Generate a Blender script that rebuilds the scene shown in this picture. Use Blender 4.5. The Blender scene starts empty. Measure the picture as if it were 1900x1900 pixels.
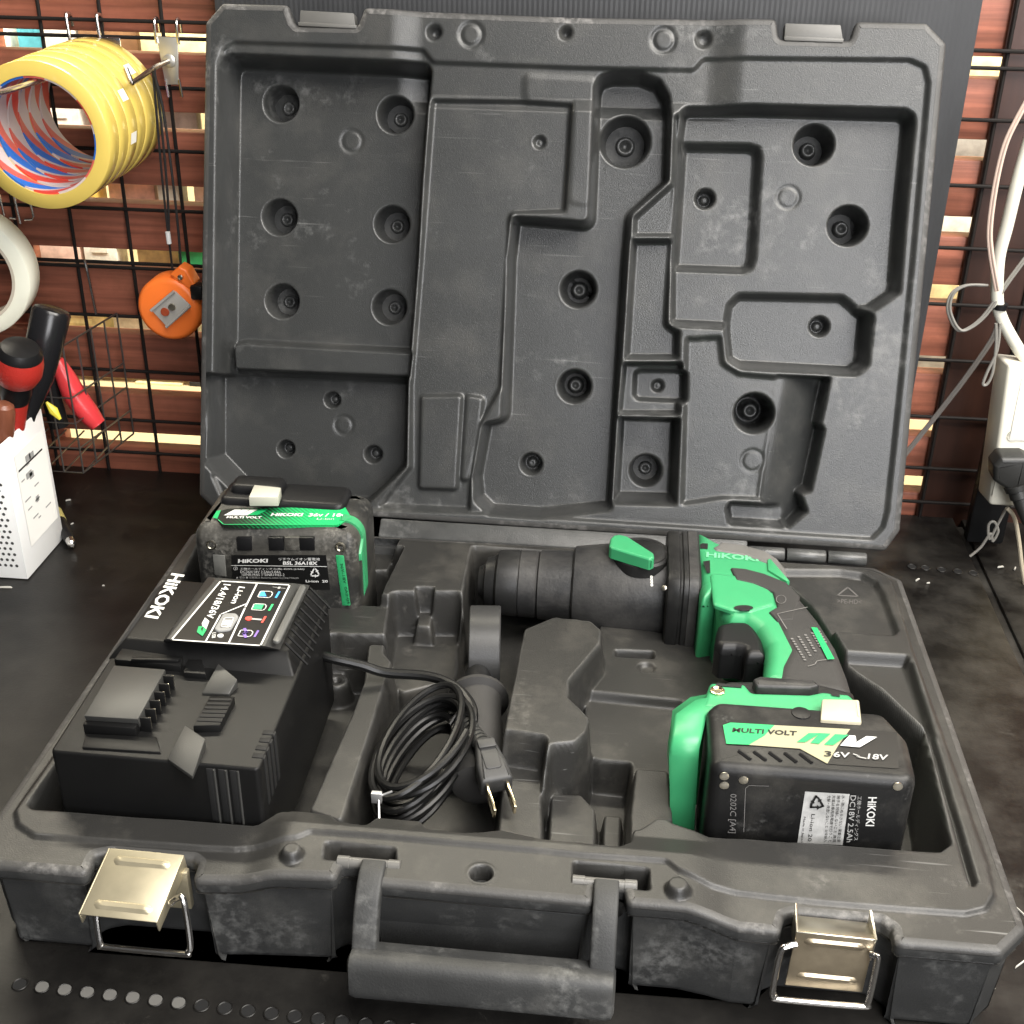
import bpy, bmesh, math, random
import numpy as np
from mathutils import Matrix, Vector

# ------------------------------------------------------------------ camera
sc = bpy.context.scene
col = sc.collection
HB = 0.062                      # height of the case's parting plane above the bench
PC = (0.0513, -0.42, 0.4321, 1.0826, 0.016, 0.093, 2301.6)
def _rx(t): return np.array([[1, 0, 0], [0, np.cos(t), -np.sin(t)], [0, np.sin(t), np.cos(t)]])
def _rz(t): return np.array([[np.cos(t), -np.sin(t), 0], [np.sin(t), np.cos(t), 0], [0, 0, 1]])
CR = _rz(PC[5]) @ _rx(PC[3]) @ _rz(PC[4])
CC = np.array([PC[0], PC[1], PC[2] + HB])
cam = bpy.data.cameras.new('camera')
cam.sensor_width = 36.0
cam.lens = 36.0 * PC[6] / 1900.0
cam.clip_start = 0.01
cam.clip_end = 50
camo = bpy.data.objects.new('camera', cam)
col.objects.link(camo)
M4 = np.eye(4); M4[:3, :3] = CR; M4[:3, 3] = CC
camo.matrix_world = Matrix(M4.tolist())
sc.camera = camo

# ------------------------------------------------------------------ world, lamps, exposure
wd = bpy.data.worlds.new('World'); sc.world = wd; wd.use_nodes = True
bg = wd.node_tree.nodes['Background']
bg.inputs[0].default_value = (0.95, 0.97, 1.0, 1); bg.inputs[1].default_value = 0.03
def area(name, loc, target, size, power, colr, sizey=None):
    l = bpy.data.lights.new(name, 'AREA'); l.energy = power; l.color = colr
    l.shape = 'RECTANGLE'; l.size = size; l.size_y = sizey or size
    o = bpy.data.objects.new(name, l); col.objects.link(o); o.location = loc
    d = Vector(target) - Vector(loc)
    o.rotation_euler = d.to_track_quat('-Z', 'Y').to_euler()
    return o
area('ceiling_lamp', (0.55, -0.45, 1.70), (0.30, 0.10, 0.0), 1.1, 58.0, (1.0, 0.96, 0.90), 1.2)
area('bench_lamp', (0.80, -0.02, 1.00), (0.18, 0.28, 0.10), 0.50, 16.0, (1.0, 0.95, 0.88), 0.40)
area('sheen_light', (0.55, -1.05, 0.72), (0.14, 0.38, 0.2), 0.70, 23.0, (0.98, 0.98, 1.0), 0.80)  # unseen light added behind the camera for the sheen on the lid's right
area('store_room_lamp', (-0.15, 0.63, 0.78), (-0.15, 0.86, 0.2), 1.3, 26.0, (1.0, 0.93, 0.76), 0.10)
sc.view_settings.view_transform = 'Standard'
sc.view_settings.look = 'None'
sc.view_settings.exposure = 0.0
sc.view_settings.gamma = 1.0
sc.cycles.use_denoising = True
sc.cycles.use_adaptive_sampling = True
sc.cycles.adaptive_threshold = 0.03
sc.cycles.max_bounces = 6
sc.cycles.diffuse_bounces = 3

# ------------------------------------------------------------------ measuring helpers: a sight line met with a real plane
def ray(x, y):
    return CR @ np.array([(x - 950) / PC[6], -(y - 950) / PC[6], -1.0])
def hit(x, y, p, n):
    d = ray(x, y); n = np.asarray(n, float)
    return CC + d * (np.dot(np.asarray(p, float) - CC, n) / np.dot(d, n))
def atz(x, y, z):               # z measured from the parting plane
    return hit(x, y, (0, 0, z + HB), (0, 0, 1))
def aty(x, y, Y):
    return hit(x, y, (0, Y, 0), (0, 1, 0))
def atx(x, y, X):
    return hit(x, y, (X, 0, 0), (1, 0, 0))

# ------------------------------------------------------------------ materials
MATS = {}
def mat(name, colr, rough=0.5, metal=0.0, bump=0.0, bscale=400, var=0.0, vscale=30, scuff=0.0, edge=0.0, edgecol=(0.16, 0.16, 0.155), scratch=0.0, scuffcol=(0.3, 0.3, 0.29),
        sscale=18, coat=0.0, emit=0.0, alpha=1.0, trans=0.0, ior=1.45, dirt=0.0, dirtcol=(0.2, 0.18, 0.15), spec=0.5, dirtx=None, stretch=(1, 1, 1), dlo=0.5, dhi=0.75, slo=0.60, shi=0.78):
    if name in MATS: return MATS[name]
    m = bpy.data.materials.new(name); m.use_nodes = True; MATS[name] = m
    nt = m.node_tree; N = nt.nodes; L = nt.links
    b = N['Principled BSDF']
    b.inputs['Base Color'].default_value = (*colr, 1); b.inputs['Roughness'].default_value = rough
    b.inputs['Metallic'].default_value = metal; b.inputs['Coat Weight'].default_value = coat
    b.inputs['Specular IOR Level'].default_value = spec
    b.inputs['Transmission Weight'].default_value = trans; b.inputs['IOR'].default_value = ior
    b.inputs['Alpha'].default_value = alpha
    if emit: b.inputs['Emission Color'].default_value = (*colr, 1); b.inputs['Emission Strength'].default_value = emit
    if bump or var or scuff or dirt:
        tc = N.new('ShaderNodeNewGeometry')
        out = None
        def noise(scale, detail=4, vec=None, rough=0.55):
            n = N.new('ShaderNodeTexNoise'); n.inputs['Scale'].default_value = scale; n.inputs['Detail'].default_value = detail
            n.inputs['Roughness'].default_value = rough
            L.new(vec or tc.outputs['Position'], n.inputs['Vector']); return n
        def ramp(src, a, c):
            r = N.new('ShaderNodeMapRange'); r.inputs[1].default_value = a; r.inputs[2].default_value = c
            L.new(src, r.inputs[0]); return r.outputs[0]
        def mix(fac, c1, c2):
            x = N.new('ShaderNodeMix'); x.data_type = 'RGBA'
            if isinstance(fac, float): x.inputs[0].default_value = fac
            else: L.new(fac, x.inputs[0])
            for i, c in ((6, c1), (7, c2)):
                if isinstance(c, tuple): x.inputs[i].default_value = (*c, 1)
                else: L.new(c, x.inputs[i])
            return x.outputs[2]
        def mul(a, k):
            x = N.new('ShaderNodeMath'); x.operation = 'MULTIPLY'; L.new(a, x.inputs[0])
            if isinstance(k, float): x.inputs[1].default_value = k
            else: L.new(k, x.inputs[1])
            return x.outputs[0]
        cur = tuple(colr)
        mp = N.new('ShaderNodeMapping'); mp.inputs['Scale'].default_value = stretch; L.new(tc.outputs['Position'], mp.inputs[0])
        if var:
            f = ramp(noise(vscale, 6, mp.outputs[0]).outputs[0], 0.3, 0.7)
            cur = mix(f, tuple(c * (1 - var) for c in colr), tuple(min(1, c * (1 + var)) for c in colr))
        if dirt:
            f = ramp(noise(26, 7, None, 0.65).outputs[0], dlo, dhi)
            if dirtx:
                sp = N.new('ShaderNodeSeparateXYZ'); L.new(tc.outputs['Position'], sp.inputs[0])
                q = N.new('ShaderNodeMapRange'); q.inputs[1].default_value = dirtx[0]; q.inputs[2].default_value = dirtx[1]; q.inputs[3].default_value = .25; q.inputs[4].default_value = 1.0
                L.new(sp.outputs[0], q.inputs[0]); f = mul(f, q.outputs[0])
            cur = mix(mul(f, float(dirt)), cur, dirtcol)
        if scuff:
            a = ramp(noise(sscale, 8, mp.outputs[0], 0.7).outputs[0], slo, shi)
            c2 = ramp(noise(sscale * 9, 4, None, 0.6).outputs[0], 0.42, 0.62)
            s = mul(mul(a, c2), float(scuff))
            cur = mix(s, cur, scuffcol)
            rr = N.new('ShaderNodeMath'); rr.operation = 'MULTIPLY_ADD'; L.new(s, rr.inputs[0]); rr.inputs[1].default_value = 0.25
            rr.inputs[2].default_value = rough; L.new(rr.outputs[0], b.inputs['Roughness'])
        if scratch:
            for ang, sc_ in ((.5, 1.0), (-.9, .8), (1.35, .7)):
                m2 = N.new('ShaderNodeMapping'); m2.inputs['Rotation'].default_value = (ang * .4, ang, ang * 1.7); m2.inputs['Scale'].default_value = (14, 420, 420); L.new(tc.outputs['Position'], m2.inputs[0])
                s1 = ramp(noise(1.0, 2, m2.outputs[0]).outputs[0], 0.70, 0.78); s2 = ramp(noise(9, 3).outputs[0], 0.48, 0.62)
                cur = mix(mul(mul(s1, s2), float(scratch * sc_)), cur, edgecol)
        if edge:
            e_ = ramp(tc.outputs['Pointiness'], 0.515, 0.60); n_ = ramp(noise(60, 5).outputs[0], 0.30, 0.65)
            cur = mix(mul(mul(e_, n_), float(edge)), cur, edgecol)
        if not isinstance(cur, tuple): L.new(cur, b.inputs['Base Color'])
        if bump:
            bp = N.new('ShaderNodeBump'); bp.inputs['Strength'].default_value = bump; bp.inputs['Distance'].default_value = 0.0006
            L.new(noise(bscale, 3).outputs[0], bp.inputs['Height']); L.new(bp.outputs[0], b.inputs['Normal'])
    return m

CASE = mat('case_plastic', (0.031, 0.032, 0.0315), 0.285, edge=.4, scratch=.6, bump=0.30, bscale=1300, var=0.10, vscale=12, scuff=0.75, scuffcol=(0.20, 0.20, 0.195), sscale=16, slo=.56, shi=.76, dirt=0.35, dirtcol=(0.085, 0.082, 0.075))
CASEB = mat('case_plastic_worn', (0.0205, 0.020, 0.0187), 0.42, edge=.5, scratch=.7, bump=0.22, bscale=1200, var=0.14, vscale=14, scuff=0.55, scuffcol=(0.20, 0.19, 0.175), sscale=22, dirt=0.5, dirtcol=(0.085, 0.080, 0.070))
CASEO = mat('case_plastic_outside', (0.030, 0.0305, 0.030), 0.6, bump=0.25, bscale=900, var=0.2, vscale=30, scuff=0.7, scuffcol=(0.22, 0.22, 0.21), sscale=20, slo=0.5, shi=0.75, dirt=0.5, dirtcol=(0.10, 0.098, 0.09))
RIMW = mat('case_plastic_scuffed_edge', (0.045, 0.044, 0.042), 0.5, bump=0.3, bscale=900, var=.2, vscale=30, scuff=0.7, scuffcol=(0.26, 0.25, 0.24), sscale=26, slo=.50, shi=.74)
BLACK = mat('black_plastic', (0.008, 0.008, 0.0085), 0.40, spec=0.3, bump=0.08, bscale=1500, var=0.15)
CHG = mat('charger_plastic', (0.006, 0.006, 0.006), 0.42, spec=0.25, bump=0.10, bscale=1800, var=0.12, vscale=25, scuff=0.25, scuffcol=(0.10, 0.10, 0.095))
CHGL = mat('charger_plastic_lit', (0.035, 0.035, 0.033), 0.42, bump=0.1, bscale=1800, var=0.12)  # lit copy of the charger plastic; light on ramps and block painted in
DARK = mat('slot_shade', (0.006, 0.006, 0.006), 0.7)  # near-black colour painted in for the shade inside slots and vents
GREY = mat('grey_overmould', (0.032, 0.031, 0.030), 0.62, spec=0.35, bump=0.2, bscale=1400, var=0.12, scuff=0.3, scuffcol=(0.15, 0.145, 0.14))
GREEN = mat('green_plastic', (0.038, 0.265, 0.110), 0.38, var=0.06, vscale=40, dirt=0.35, dirtcol=(0.05, 0.20, 0.085), bump=0.05, bscale=1200)
GREENP = mat('green_print', (0.012, 0.32, 0.10), 0.4)
WHITEP = mat('white_print', (0.62, 0.62, 0.60), 0.5)
GREYP = mat('grey_print', (0.34, 0.34, 0.33), 0.5)
BLACKP = mat('black_print', (0.008, 0.008, 0.008), 0.3)
STEEL = mat('zinc_steel', (0.62, 0.58, 0.48), 0.30, metal=1.0, var=0.12, vscale=60, scuff=0.3, scuffcol=(0.35, 0.31, 0.25))
STEELB = mat('yellow_zinc_steel', (0.45, 0.40, 0.28), 0.40, metal=0.75, var=0.12, vscale=70, scuff=0.3, scuffcol=(0.3, 0.25, 0.17))
STEELR = mat('tarnished_steel', (0.36, 0.30, 0.21), 0.34, metal=0.85, var=0.25, vscale=60, scuff=0.5, scuffcol=(0.2, 0.16, 0.11))
CHROME = mat('bright_wire', (0.75, 0.73, 0.70), 0.22, metal=1.0)
WIREB = mat('black_coated_wire', (0.010, 0.008, 0.007), 0.7, spec=0.25)

# ------------------------------------------------------------------ objects
LOC = {}
def link(o, parent=None):
    col.objects.link(o)
    if parent is not None:
        o.parent = parent
        LOC[o.name] = LOC[parent.name]
    return o
def thing(name, label, cat, loc, group=None, kind=None):
    o = bpy.data.objects.new(name, None); col.objects.link(o)
    o.empty_display_size = 0.02
    o.location = tuple(float(v) for v in loc); LOC[o.name] = np.array(loc, float)
    o['label'] = label; o['category'] = cat
    if group: o['group'] = group
    return o
def tag(o, label, cat, group=None):
    o['label'] = label; o['category'] = cat
    if group: o['group'] = group
    return o
def mesh_obj(name, v, f, m, parent=None, smooth=True, angle=35, origin=None):
    v = np.asarray(v, float)
    if parent is not None: off = LOC[parent.name]
    else: off = np.array(origin if origin is not None else (v.min(0) + v.max(0)) / 2 * [1, 1, 0] + [0, 0, v[:, 2].min()], float)
    me = bpy.data.meshes.new(name)
    me.from_pydata((v - off).tolist(), [], f); me.update()
    me.materials.append(m)
    if smooth:
        me.shade_smooth()
        if angle: me.set_sharp_from_angle(angle=math.radians(angle))
    o = bpy.data.objects.new(name, me)
    if parent is None:
        o.location = tuple(off); col.objects.link(o); LOC[o.name] = off
    else: link(o, parent)
    return o

class MB:
    def __init__(s): s.v = []; s.f = []
    def add(s, v, f, M=None):
        v = np.asarray(v, float)
        if M is not None: v = v @ np.asarray(M)[:3, :3].T + np.asarray(M)[:3, 3]
        n = len(s.v); s.v.extend(v.tolist()); s.f.extend([tuple(i + n for i in q) for q in f]); return s
    def build(s, name, m, parent=None, smooth=True, angle=35, origin=None):
        return mesh_obj(name, s.v, s.f, m, parent, smooth, angle, origin)
    # ----- solids
    def hexa(s, b4, t4, bev=0.0, seg=2, M=None):
        v = [tuple(p) for p in b4] + [tuple(p) for p in t4]
        f = [(3, 2, 1, 0), (4, 5, 6, 7), (0, 1, 5, 4), (1, 2, 6, 5), (2, 3, 7, 6), (3, 0, 4, 7)]
        if bev:
            bm = bmesh.new()
            vs = [bm.verts.new(p) for p in v]
            for q in f: bm.faces.new([vs[i] for i in q])
            bm.normal_update()
            bmesh.ops.bevel(bm, geom=bm.edges[:], offset=bev, segments=seg, profile=0.5, affect='EDGES', clamp_overlap=True)
            bm.verts.index_update()
            v = [tuple(x.co) for x in bm.verts]; f = [tuple(x.index for x in q.verts) for q in bm.faces]; bm.free()
        return s.add(v, f, M)
    def box(s, c, d, bev=0.0, M=None, seg=2):
        x, y, z = c; a, b, h = d[0] / 2, d[1] / 2, d[2] / 2
        return s.hexa([(x - a, y - b, z - h), (x + a, y - b, z - h), (x + a, y + b, z - h), (x - a, y + b, z - h)],
                      [(x - a, y - b, z + h), (x + a, y - b, z + h), (x + a, y + b, z + h), (x - a, y + b, z + h)], bev, seg, M)
    def lathe(s, p0, axis, prof, n=32, cap=True, up=None, sx=1.0):
        a = np.array(axis, float); a /= np.linalg.norm(a)
        u = np.cross(a, up if up is not None else ([0, 0, 1] if abs(a[2]) < .9 else [1, 0, 0])); u /= np.linalg.norm(u); w = np.cross(a, u)
        v = []; f = []
        for (t, r) in prof:
            for k in range(n):
                q = 2 * math.pi * k / n
                v.append(np.array(p0) + a * t + (u * math.cos(q) * sx + w * math.sin(q)) * r)
        for i in range(len(prof) - 1):
            for k in range(n):
                k2 = (k + 1) % n
                f.append((i * n + k, i * n + k2, (i + 1) * n + k2, (i + 1) * n + k))
        if cap:
            f.append(tuple(range(n))[::-1]); f.append(tuple(range((len(prof) - 1) * n, len(prof) * n)))
        return s.add(v, f)
    def tube(s, pts, r, n=8, closed=False, cap=True, flat=1.0):
        P = np.array(pts, float); m = len(P); v = []; f = []
        T = np.zeros_like(P)
        for i in range(m):
            a = P[(i - 1) % m] if (closed or i > 0) else P[i]; b = P[(i + 1) % m] if (closed or i < m - 1) else P[i]
            T[i] = (b - a) / (np.linalg.norm(b - a) + 1e-12)
        u = np.cross(T[0], [0.13, 0.31, 0.94]); u /= np.linalg.norm(u)
        rr = r if hasattr(r, '__len__') else [r] * m
        for i in range(m):
            u = u - T[i] * np.dot(u, T[i]); u /= np.linalg.norm(u); w = np.cross(T[i], u)
            for k in range(n):
                q = 2 * math.pi * k / n
                v.append(P[i] + (u * math.cos(q) + w * math.sin(q) * flat) * rr[i])
        for i in range(m if closed else m - 1):
            for k in range(n):
                k2 = (k + 1) % n; j = (i + 1) % m
                f.append((i * n + k, i * n + k2, j * n + k2, j * n + k))
        if cap and not closed:
            f.append(tuple(range(n))[::-1]); f.append(tuple(range((m - 1) * n, m * n)))
        return s.add(v, f)
    def prism(s, outline, rings, cap_b=True, cap_t=True, M=None):
        """outline: (x,y) loop; rings: (inset, z) from bottom to top"""
        P = np.array(outline, float); n = len(P)
        if area2(P) < 0: P = P[::-1]
        e = np.roll(P, -1, 0) - P; e /= np.linalg.norm(e, axis=1)[:, None] + 1e-12
        nn = np.stack([-e[:, 1], e[:, 0]], 1); pn = np.roll(nn, 1, 0)
        q = nn + pn; q /= (np.linalg.norm(q, axis=1)[:, None] + 1e-9)
        c = np.clip((q * nn).sum(1), 0.6, 1); q = q / c[:, None]
        v = []; f = []
        for (i, z) in rings:
            for k in range(n): v.append((P[k, 0] + q[k, 0] * i, P[k, 1] + q[k, 1] * i, z))
        for i in range(len(rings) - 1):
            for k in range(n):
                k2 = (k + 1) % n
                f.append((i * n + k, i * n + k2, (i + 1) * n + k2, (i + 1) * n + k))
        if cap_b: f.append(tuple(range(n))[::-1])
        if cap_t: f.append(tuple(range((len(rings) - 1) * n, len(rings) * n)))
        return s.add(v, f, M)
def puff(mb, outline, z0, z1, r, rv=None, grow=0.0, step=0.0007, M=None):
    """solid with a flat top and a rounded shoulder that follows any outline, concave ones too"""
    rv = rv or r; P = np.array(outline, float)
    if area2(P) < 0: P = P[::-1]
    if grow:
        e = np.roll(P, -1, 0) - P; e /= np.linalg.norm(e, axis=1)[:, None] + 1e-12
        nn = np.stack([e[:, 1], -e[:, 0]], 1); q = nn + np.roll(nn, 1, 0); q /= np.linalg.norm(q, axis=1)[:, None] + 1e-9; P = P + q * grow
    x = np.arange(P[:, 0].min() - 2 * step, P[:, 0].max() + 3 * step, step); y = np.arange(P[:, 1].min() - 2 * step, P[:, 1].max() + 3 * step, step)
    X, Y = np.meshgrid(x, y); S = sdf(P, X, Y)
    gy, gx = np.gradient(S, step); g = np.hypot(gx, gy) + 1e-9
    idx = np.arange(X.size).reshape(X.shape); ins = S < -0.15 * step
    ok = ins[:-1, :-1] | ins[1:, :-1] | ins[:-1, 1:] | ins[1:, 1:]
    q = np.stack([idx[:-1, :-1], idx[:-1, 1:], idx[1:, 1:], idx[1:, :-1]], -1)[ok]
    o = S > 0
    X = np.where(o, X - gx / g * S, X); Y = np.where(o, Y - gy / g * S, Y); d = np.clip(-S, 0, r)
    Z = z1 - rv + rv * np.sqrt(np.clip(1 - (1 - d / r) ** 2, 0, 1))
    used = np.unique(q); rm = np.full(X.size, -1); rm[used] = np.arange(len(used))
    mb.add(np.stack([X.ravel()[used], Y.ravel()[used], Z.ravel()[used]], 1), [tuple(t) for t in rm[q].tolist()], M)
    mb.prism(P, [(0, z0), (0, z1 - rv + 0.0001)], cap_b=True, cap_t=False, M=M)
    return mb
def area2(P):
    x, y = P[:, 0], P[:, 1]; return 0.5 * np.sum(x * np.roll(y, -1) - np.roll(x, -1) * y)
def fillet(pts, r, seg=5):
    P = [np.array(p, float)[:2] for p in pts]; n = len(P); out = []
    for i in range(n):
        a, b, c = P[i - 1], P[i], P[(i + 1) % n]
        rr = r[i] if hasattr(r, '__len__') else r
        d1 = a - b; d2 = c - b; l1 = np.linalg.norm(d1); l2 = np.linalg.norm(d2)
        if l1 < 1e-9 or l2 < 1e-9: continue
        d1 /= l1; d2 /= l2
        ang = math.acos(np.clip(np.dot(d1, d2), -1, 1))
        if rr <= 0 or ang > 3.05: out.append(tuple(b)); continue
        t = min(rr / math.tan(ang / 2), 0.48 * l1, 0.48 * l2)
        p1 = b + d1 * t; p2 = b + d2 * t
        for k in range(seg + 1):
            u = k / seg
            out.append(tuple((1 - u) ** 2 * p1 + 2 * u * (1 - u) * b + u * u * p2))
    return out
def densify(P, step=0.004):
    out = []; n = len(P)
    for i in range(n):
        a = np.array(P[i], float); b = np.array(P[(i + 1) % n], float); k = max(1, int(np.linalg.norm(b - a) / step))
        out += [tuple(a + (b - a) * j / k) for j in range(k)]
    return out
def rtop(z0, z1, r, rv=None, seg=4, rb=0.0, flare=0.0):
    """rings of a prism with a rounded top (and bottom chamfer rb)"""
    rv = rv or r; R = []
    if rb: R += [(rb, z0), (rb * 0.3, z0 + rb * 0.3), (0, z0 + rb)]
    else: R += [(flare, z0)]
    for k in range(seg + 1):
        a = math.pi / 2 * k / seg
        R.append((r * (1 - math.cos(a)), z1 - rv + rv * math.sin(a)))
    return R
def rrect(x0, y0, x1, y1, r, seg=5): return fillet([(x0, y0), (x1, y0), (x1, y1), (x0, y1)], r, seg)
def pxy(pts, z): return [tuple(atz(x, y, z)[:2]) for x, y in pts]
def smooth_path(pts, n=8):
    P = np.array(pts, float); out = []
    for i in range(len(P) - 1):
        p0 = P[max(i - 1, 0)]; p1 = P[i]; p2 = P[i + 1]; p3 = P[min(i + 2, len(P) - 1)]
        for k in range(n):
            t = k / n
            out.append(0.5 * ((2 * p1) + (-p0 + p2) * t + (2 * p0 - 5 * p1 + 4 * p2 - p3) * t * t + (-p0 + 3 * p1 - 3 * p2 + p3) * t ** 3))
    out.append(P[-1]); return out

# ------------------------------------------------------------------ flat print on real faces
def plane_z(z): return ((0, 0, z + HB), (0, 0, 1))
def plane_y(y): return ((0, y, 0), (0, -1, 0))
def lift(p, pl, d): return np.asarray(p) + np.asarray(pl[1], float) / np.linalg.norm(pl[1]) * d
FONT_CACHE = {}
def text_mesh(s, bold):
    key = (s, bold)
    if key in FONT_CACHE: return FONT_CACHE[key]
    cu = bpy.data.curves.new('lettering', 'FONT'); cu.body = s; cu.size = 1.0; cu.resolution_u = 2
    cu.offset = bold; cu.fill_mode = 'FRONT'
    o = bpy.data.objects.new('lettering_tmp', cu); col.objects.link(o)
    bpy.context.view_layer.update()
    me = bpy.data.meshes.new_from_object(o.evaluated_get(bpy.context.evaluated_depsgraph_get()))
    v = np.array([tuple(x.co) for x in me.vertices]); f = [tuple(p.vertices) for p in me.polygons]
    bpy.data.objects.remove(o); bpy.data.curves.remove(cu); bpy.data.meshes.remove(me)
    if len(v):
        lo = v.min(0); hi = v.max(0); v = (v - lo) / np.maximum(hi - lo, 1e-6)
    FONT_CACHE[key] = (v, f); return v, f
def print_text(s, A, B, C, pl, m, parent, bold=0.0, d=0.0004, name='lettering'):
    """baseline from pixel A to pixel B, top of first letter at C, on plane pl"""
    a, b, c = [hit(*q, *pl) for q in (A, B, C)]
    return text3(s, a, b, c, pl[1], m, parent, bold, d, name)
def text3(s, a, b, c, n, m, parent, bold=0.0, d=0.0004, name='lettering'):
    v, f = text_mesh(s, bold)
    if not len(v): return None
    a, b, c = map(np.asarray, (a, b, c))
    w = a + np.outer(v[:, 0], b - a) + np.outer(v[:, 1], c - a) + np.asarray(n, float) / np.linalg.norm(n) * d
    return mesh_obj(name, w, f, m, parent, smooth=False)
def print_poly(pts, pl, m, parent, d=0.0003, name='print', r=0.0):
    P = [hit(x, y, *pl) for x, y in pts]
    return poly3(P, pl[1], m, parent, d, name)
def poly3(P, n, m, parent, d=0.0003, name='print'):
    P = np.array(P) + np.asarray(n, float) / np.linalg.norm(n) * d
    nn = sum(np.cross(P[i] - P[0], P[i + 1] - P[0]) for i in range(1, len(P) - 1))
    if np.dot(nn, n) < 0: P = P[::-1]
    return mesh_obj(name, P, [tuple(range(len(P)))], m, parent, smooth=False)
def print_line(pts, pl, w, m, parent, d=0.0004, name='print_line', closed=False):
    P = [lift(hit(x, y, *pl), pl, d) for x, y in pts]
    n = np.asarray(pl[1], float); n /= np.linalg.norm(n); v = []; f = []; k = len(P)
    for i in range(k if closed else k - 1):
        a, b = P[i], P[(i + 1) % k]; t = (b - a) / np.linalg.norm(b - a); s = np.cross(n, t) * w / 2
        j = len(v); v += [a - s - t * w / 2, b - s + t * w / 2, b + s + t * w / 2, a + s - t * w / 2]; f.append((j, j + 1, j + 2, j + 3))
    return mesh_obj(name, v, f, m, parent, smooth=False)

# ------------------------------------------------------------------ moulded relief: a dense height mesh from outlines and levels
def sdf(P, X, Y):
    P = np.asarray(P, float); n = len(P)
    d = np.full(X.shape, 1e9); inside = np.zeros(X.shape, bool)
    for i in range(n):
        ax, ay = P[i]; bx, by = P[(i + 1) % n]
        ex, ey = bx - ax, by - ay; L2 = ex * ex + ey * ey + 1e-18
        wx = X - ax; wy = Y - ay
        t = np.clip((wx * ex + wy * ey) / L2, 0, 1)
        d = np.minimum(d, (wx - ex * t) ** 2 + (wy - ey * t) ** 2)
        c = ((ay > Y) != (by > Y)) & (X < ex * (Y - ay) / (ey + (1e-18 if ey >= 0 else -1e-18)) + ax)
        inside ^= c
    d = np.sqrt(d)
    return np.where(inside, -d, d)
class Relief:
    def __init__(s, x0, x1, y0, y1, step, level):
        s.nx = int((x1 - x0) / step) + 1; s.ny = int((y1 - y0) / step) + 1
        s.X, s.Y = np.meshgrid(np.linspace(x0, x1, s.nx), np.linspace(y0, y1, s.ny))
        s.H = np.full(s.X.shape, level, float); s.step = step
    def _win(s, P, m):
        P = np.asarray(P); st = s.step
        x0, y0 = s.X[0, 0], s.Y[0, 0]
        i0 = max(0, int((P[:, 1].min() - m - y0) / st)); i1 = min(s.ny, int((P[:, 1].max() + m - y0) / st) + 2)
        j0 = max(0, int((P[:, 0].min() - m - x0) / st)); j1 = min(s.nx, int((P[:, 0].max() + m - x0) / st) + 2)
        return slice(i0, i1), slice(j0, j1)
    def put(s, P, level, w=0.002, up=False, r=0.003, blend=None):
        P = fillet(P, r, 4) if r else P
        W = s._win(P, w + 0.003)
        sd = sdf(P, s.X[W], s.Y[W])
        t = np.clip((1 - sd / w) if up else (-sd / w), 0, 1)
        t = t * t * (3 - 2 * t) * 0.5 + t * 0.5
        lv = level(s.X[W], s.Y[W]) if callable(level) else level
        s.H[W] = s.H[W] * (1 - t) + lv * t
    def disc(s, c, R, level, w=0.002, up=False, rel=False):
        P = np.array([[c[0] - R, c[1] - R], [c[0] + R, c[1] + R]]); W = s._win(P, w + 0.003)
        sd = np.hypot(s.X[W] - c[0], s.Y[W] - c[1]) - R
        t = np.clip((1 - sd / w) if up else (-sd / w), 0, 1)
        if rel: level = s.H[W] + level
        s.H[W] = s.H[W] * (1 - t) + level * t
    def ring(s, c, R, width, dh):
        P = np.array([[c[0] - R, c[1] - R], [c[0] + R, c[1] + R]]); W = s._win(P, width + 0.003)
        q = np.abs(np.hypot(s.X[W] - c[0], s.Y[W] - c[1]) - R) / width
        s.H[W] += dh * np.clip(1 - q * q, 0, 1)
    def blur(s, k=1):
        for _ in range(k):
            H = s.H
            A = H.copy(); A[1:-1] = 0.25 * H[:-2] + 0.5 * H[1:-1] + 0.25 * H[2:]
            B = A.copy(); B[:, 1:-1] = 0.25 * A[:, :-2] + 0.5 * A[:, 1:-1] + 0.25 * A[:, 2:]
            s.H = B
    def mesh(s, name, keep, to3d, m, parent):
        idx = np.arange(s.nx * s.ny).reshape(s.ny, s.nx)
        ok = keep[:-1, :-1] | keep[1:, :-1] | keep[:-1, 1:] | keep[1:, 1:]
        q = np.stack([idx[:-1, :-1], idx[:-1, 1:], idx[1:, 1:], idx[1:, :-1]], -1)[ok]
        used = np.unique(q); rm = np.full(s.nx * s.ny, -1); rm[used] = np.arange(len(used)); q = rm[q]
        v = to3d(s.X.ravel()[used], s.Y.ravel()[used], s.H.ravel()[used]) - LOC[parent.name]
        me = bpy.data.meshes.new(name)
        me.vertices.add(len(v)); me.vertices.foreach_set('co', v.astype(np.float32).ravel())
        me.loops.add(q.size); me.loops.foreach_set('vertex_index', q.astype(np.int32).ravel())
        me.polygons.add(len(q)); me.polygons.foreach_set('loop_start', np.arange(0, q.size, 4, dtype=np.int32))
        me.update(calc_edges=True); me.validate()
        me.materials.append(m); me.shade_smooth()
        o = bpy.data.objects.new(name, me); link(o, parent); return o
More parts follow.
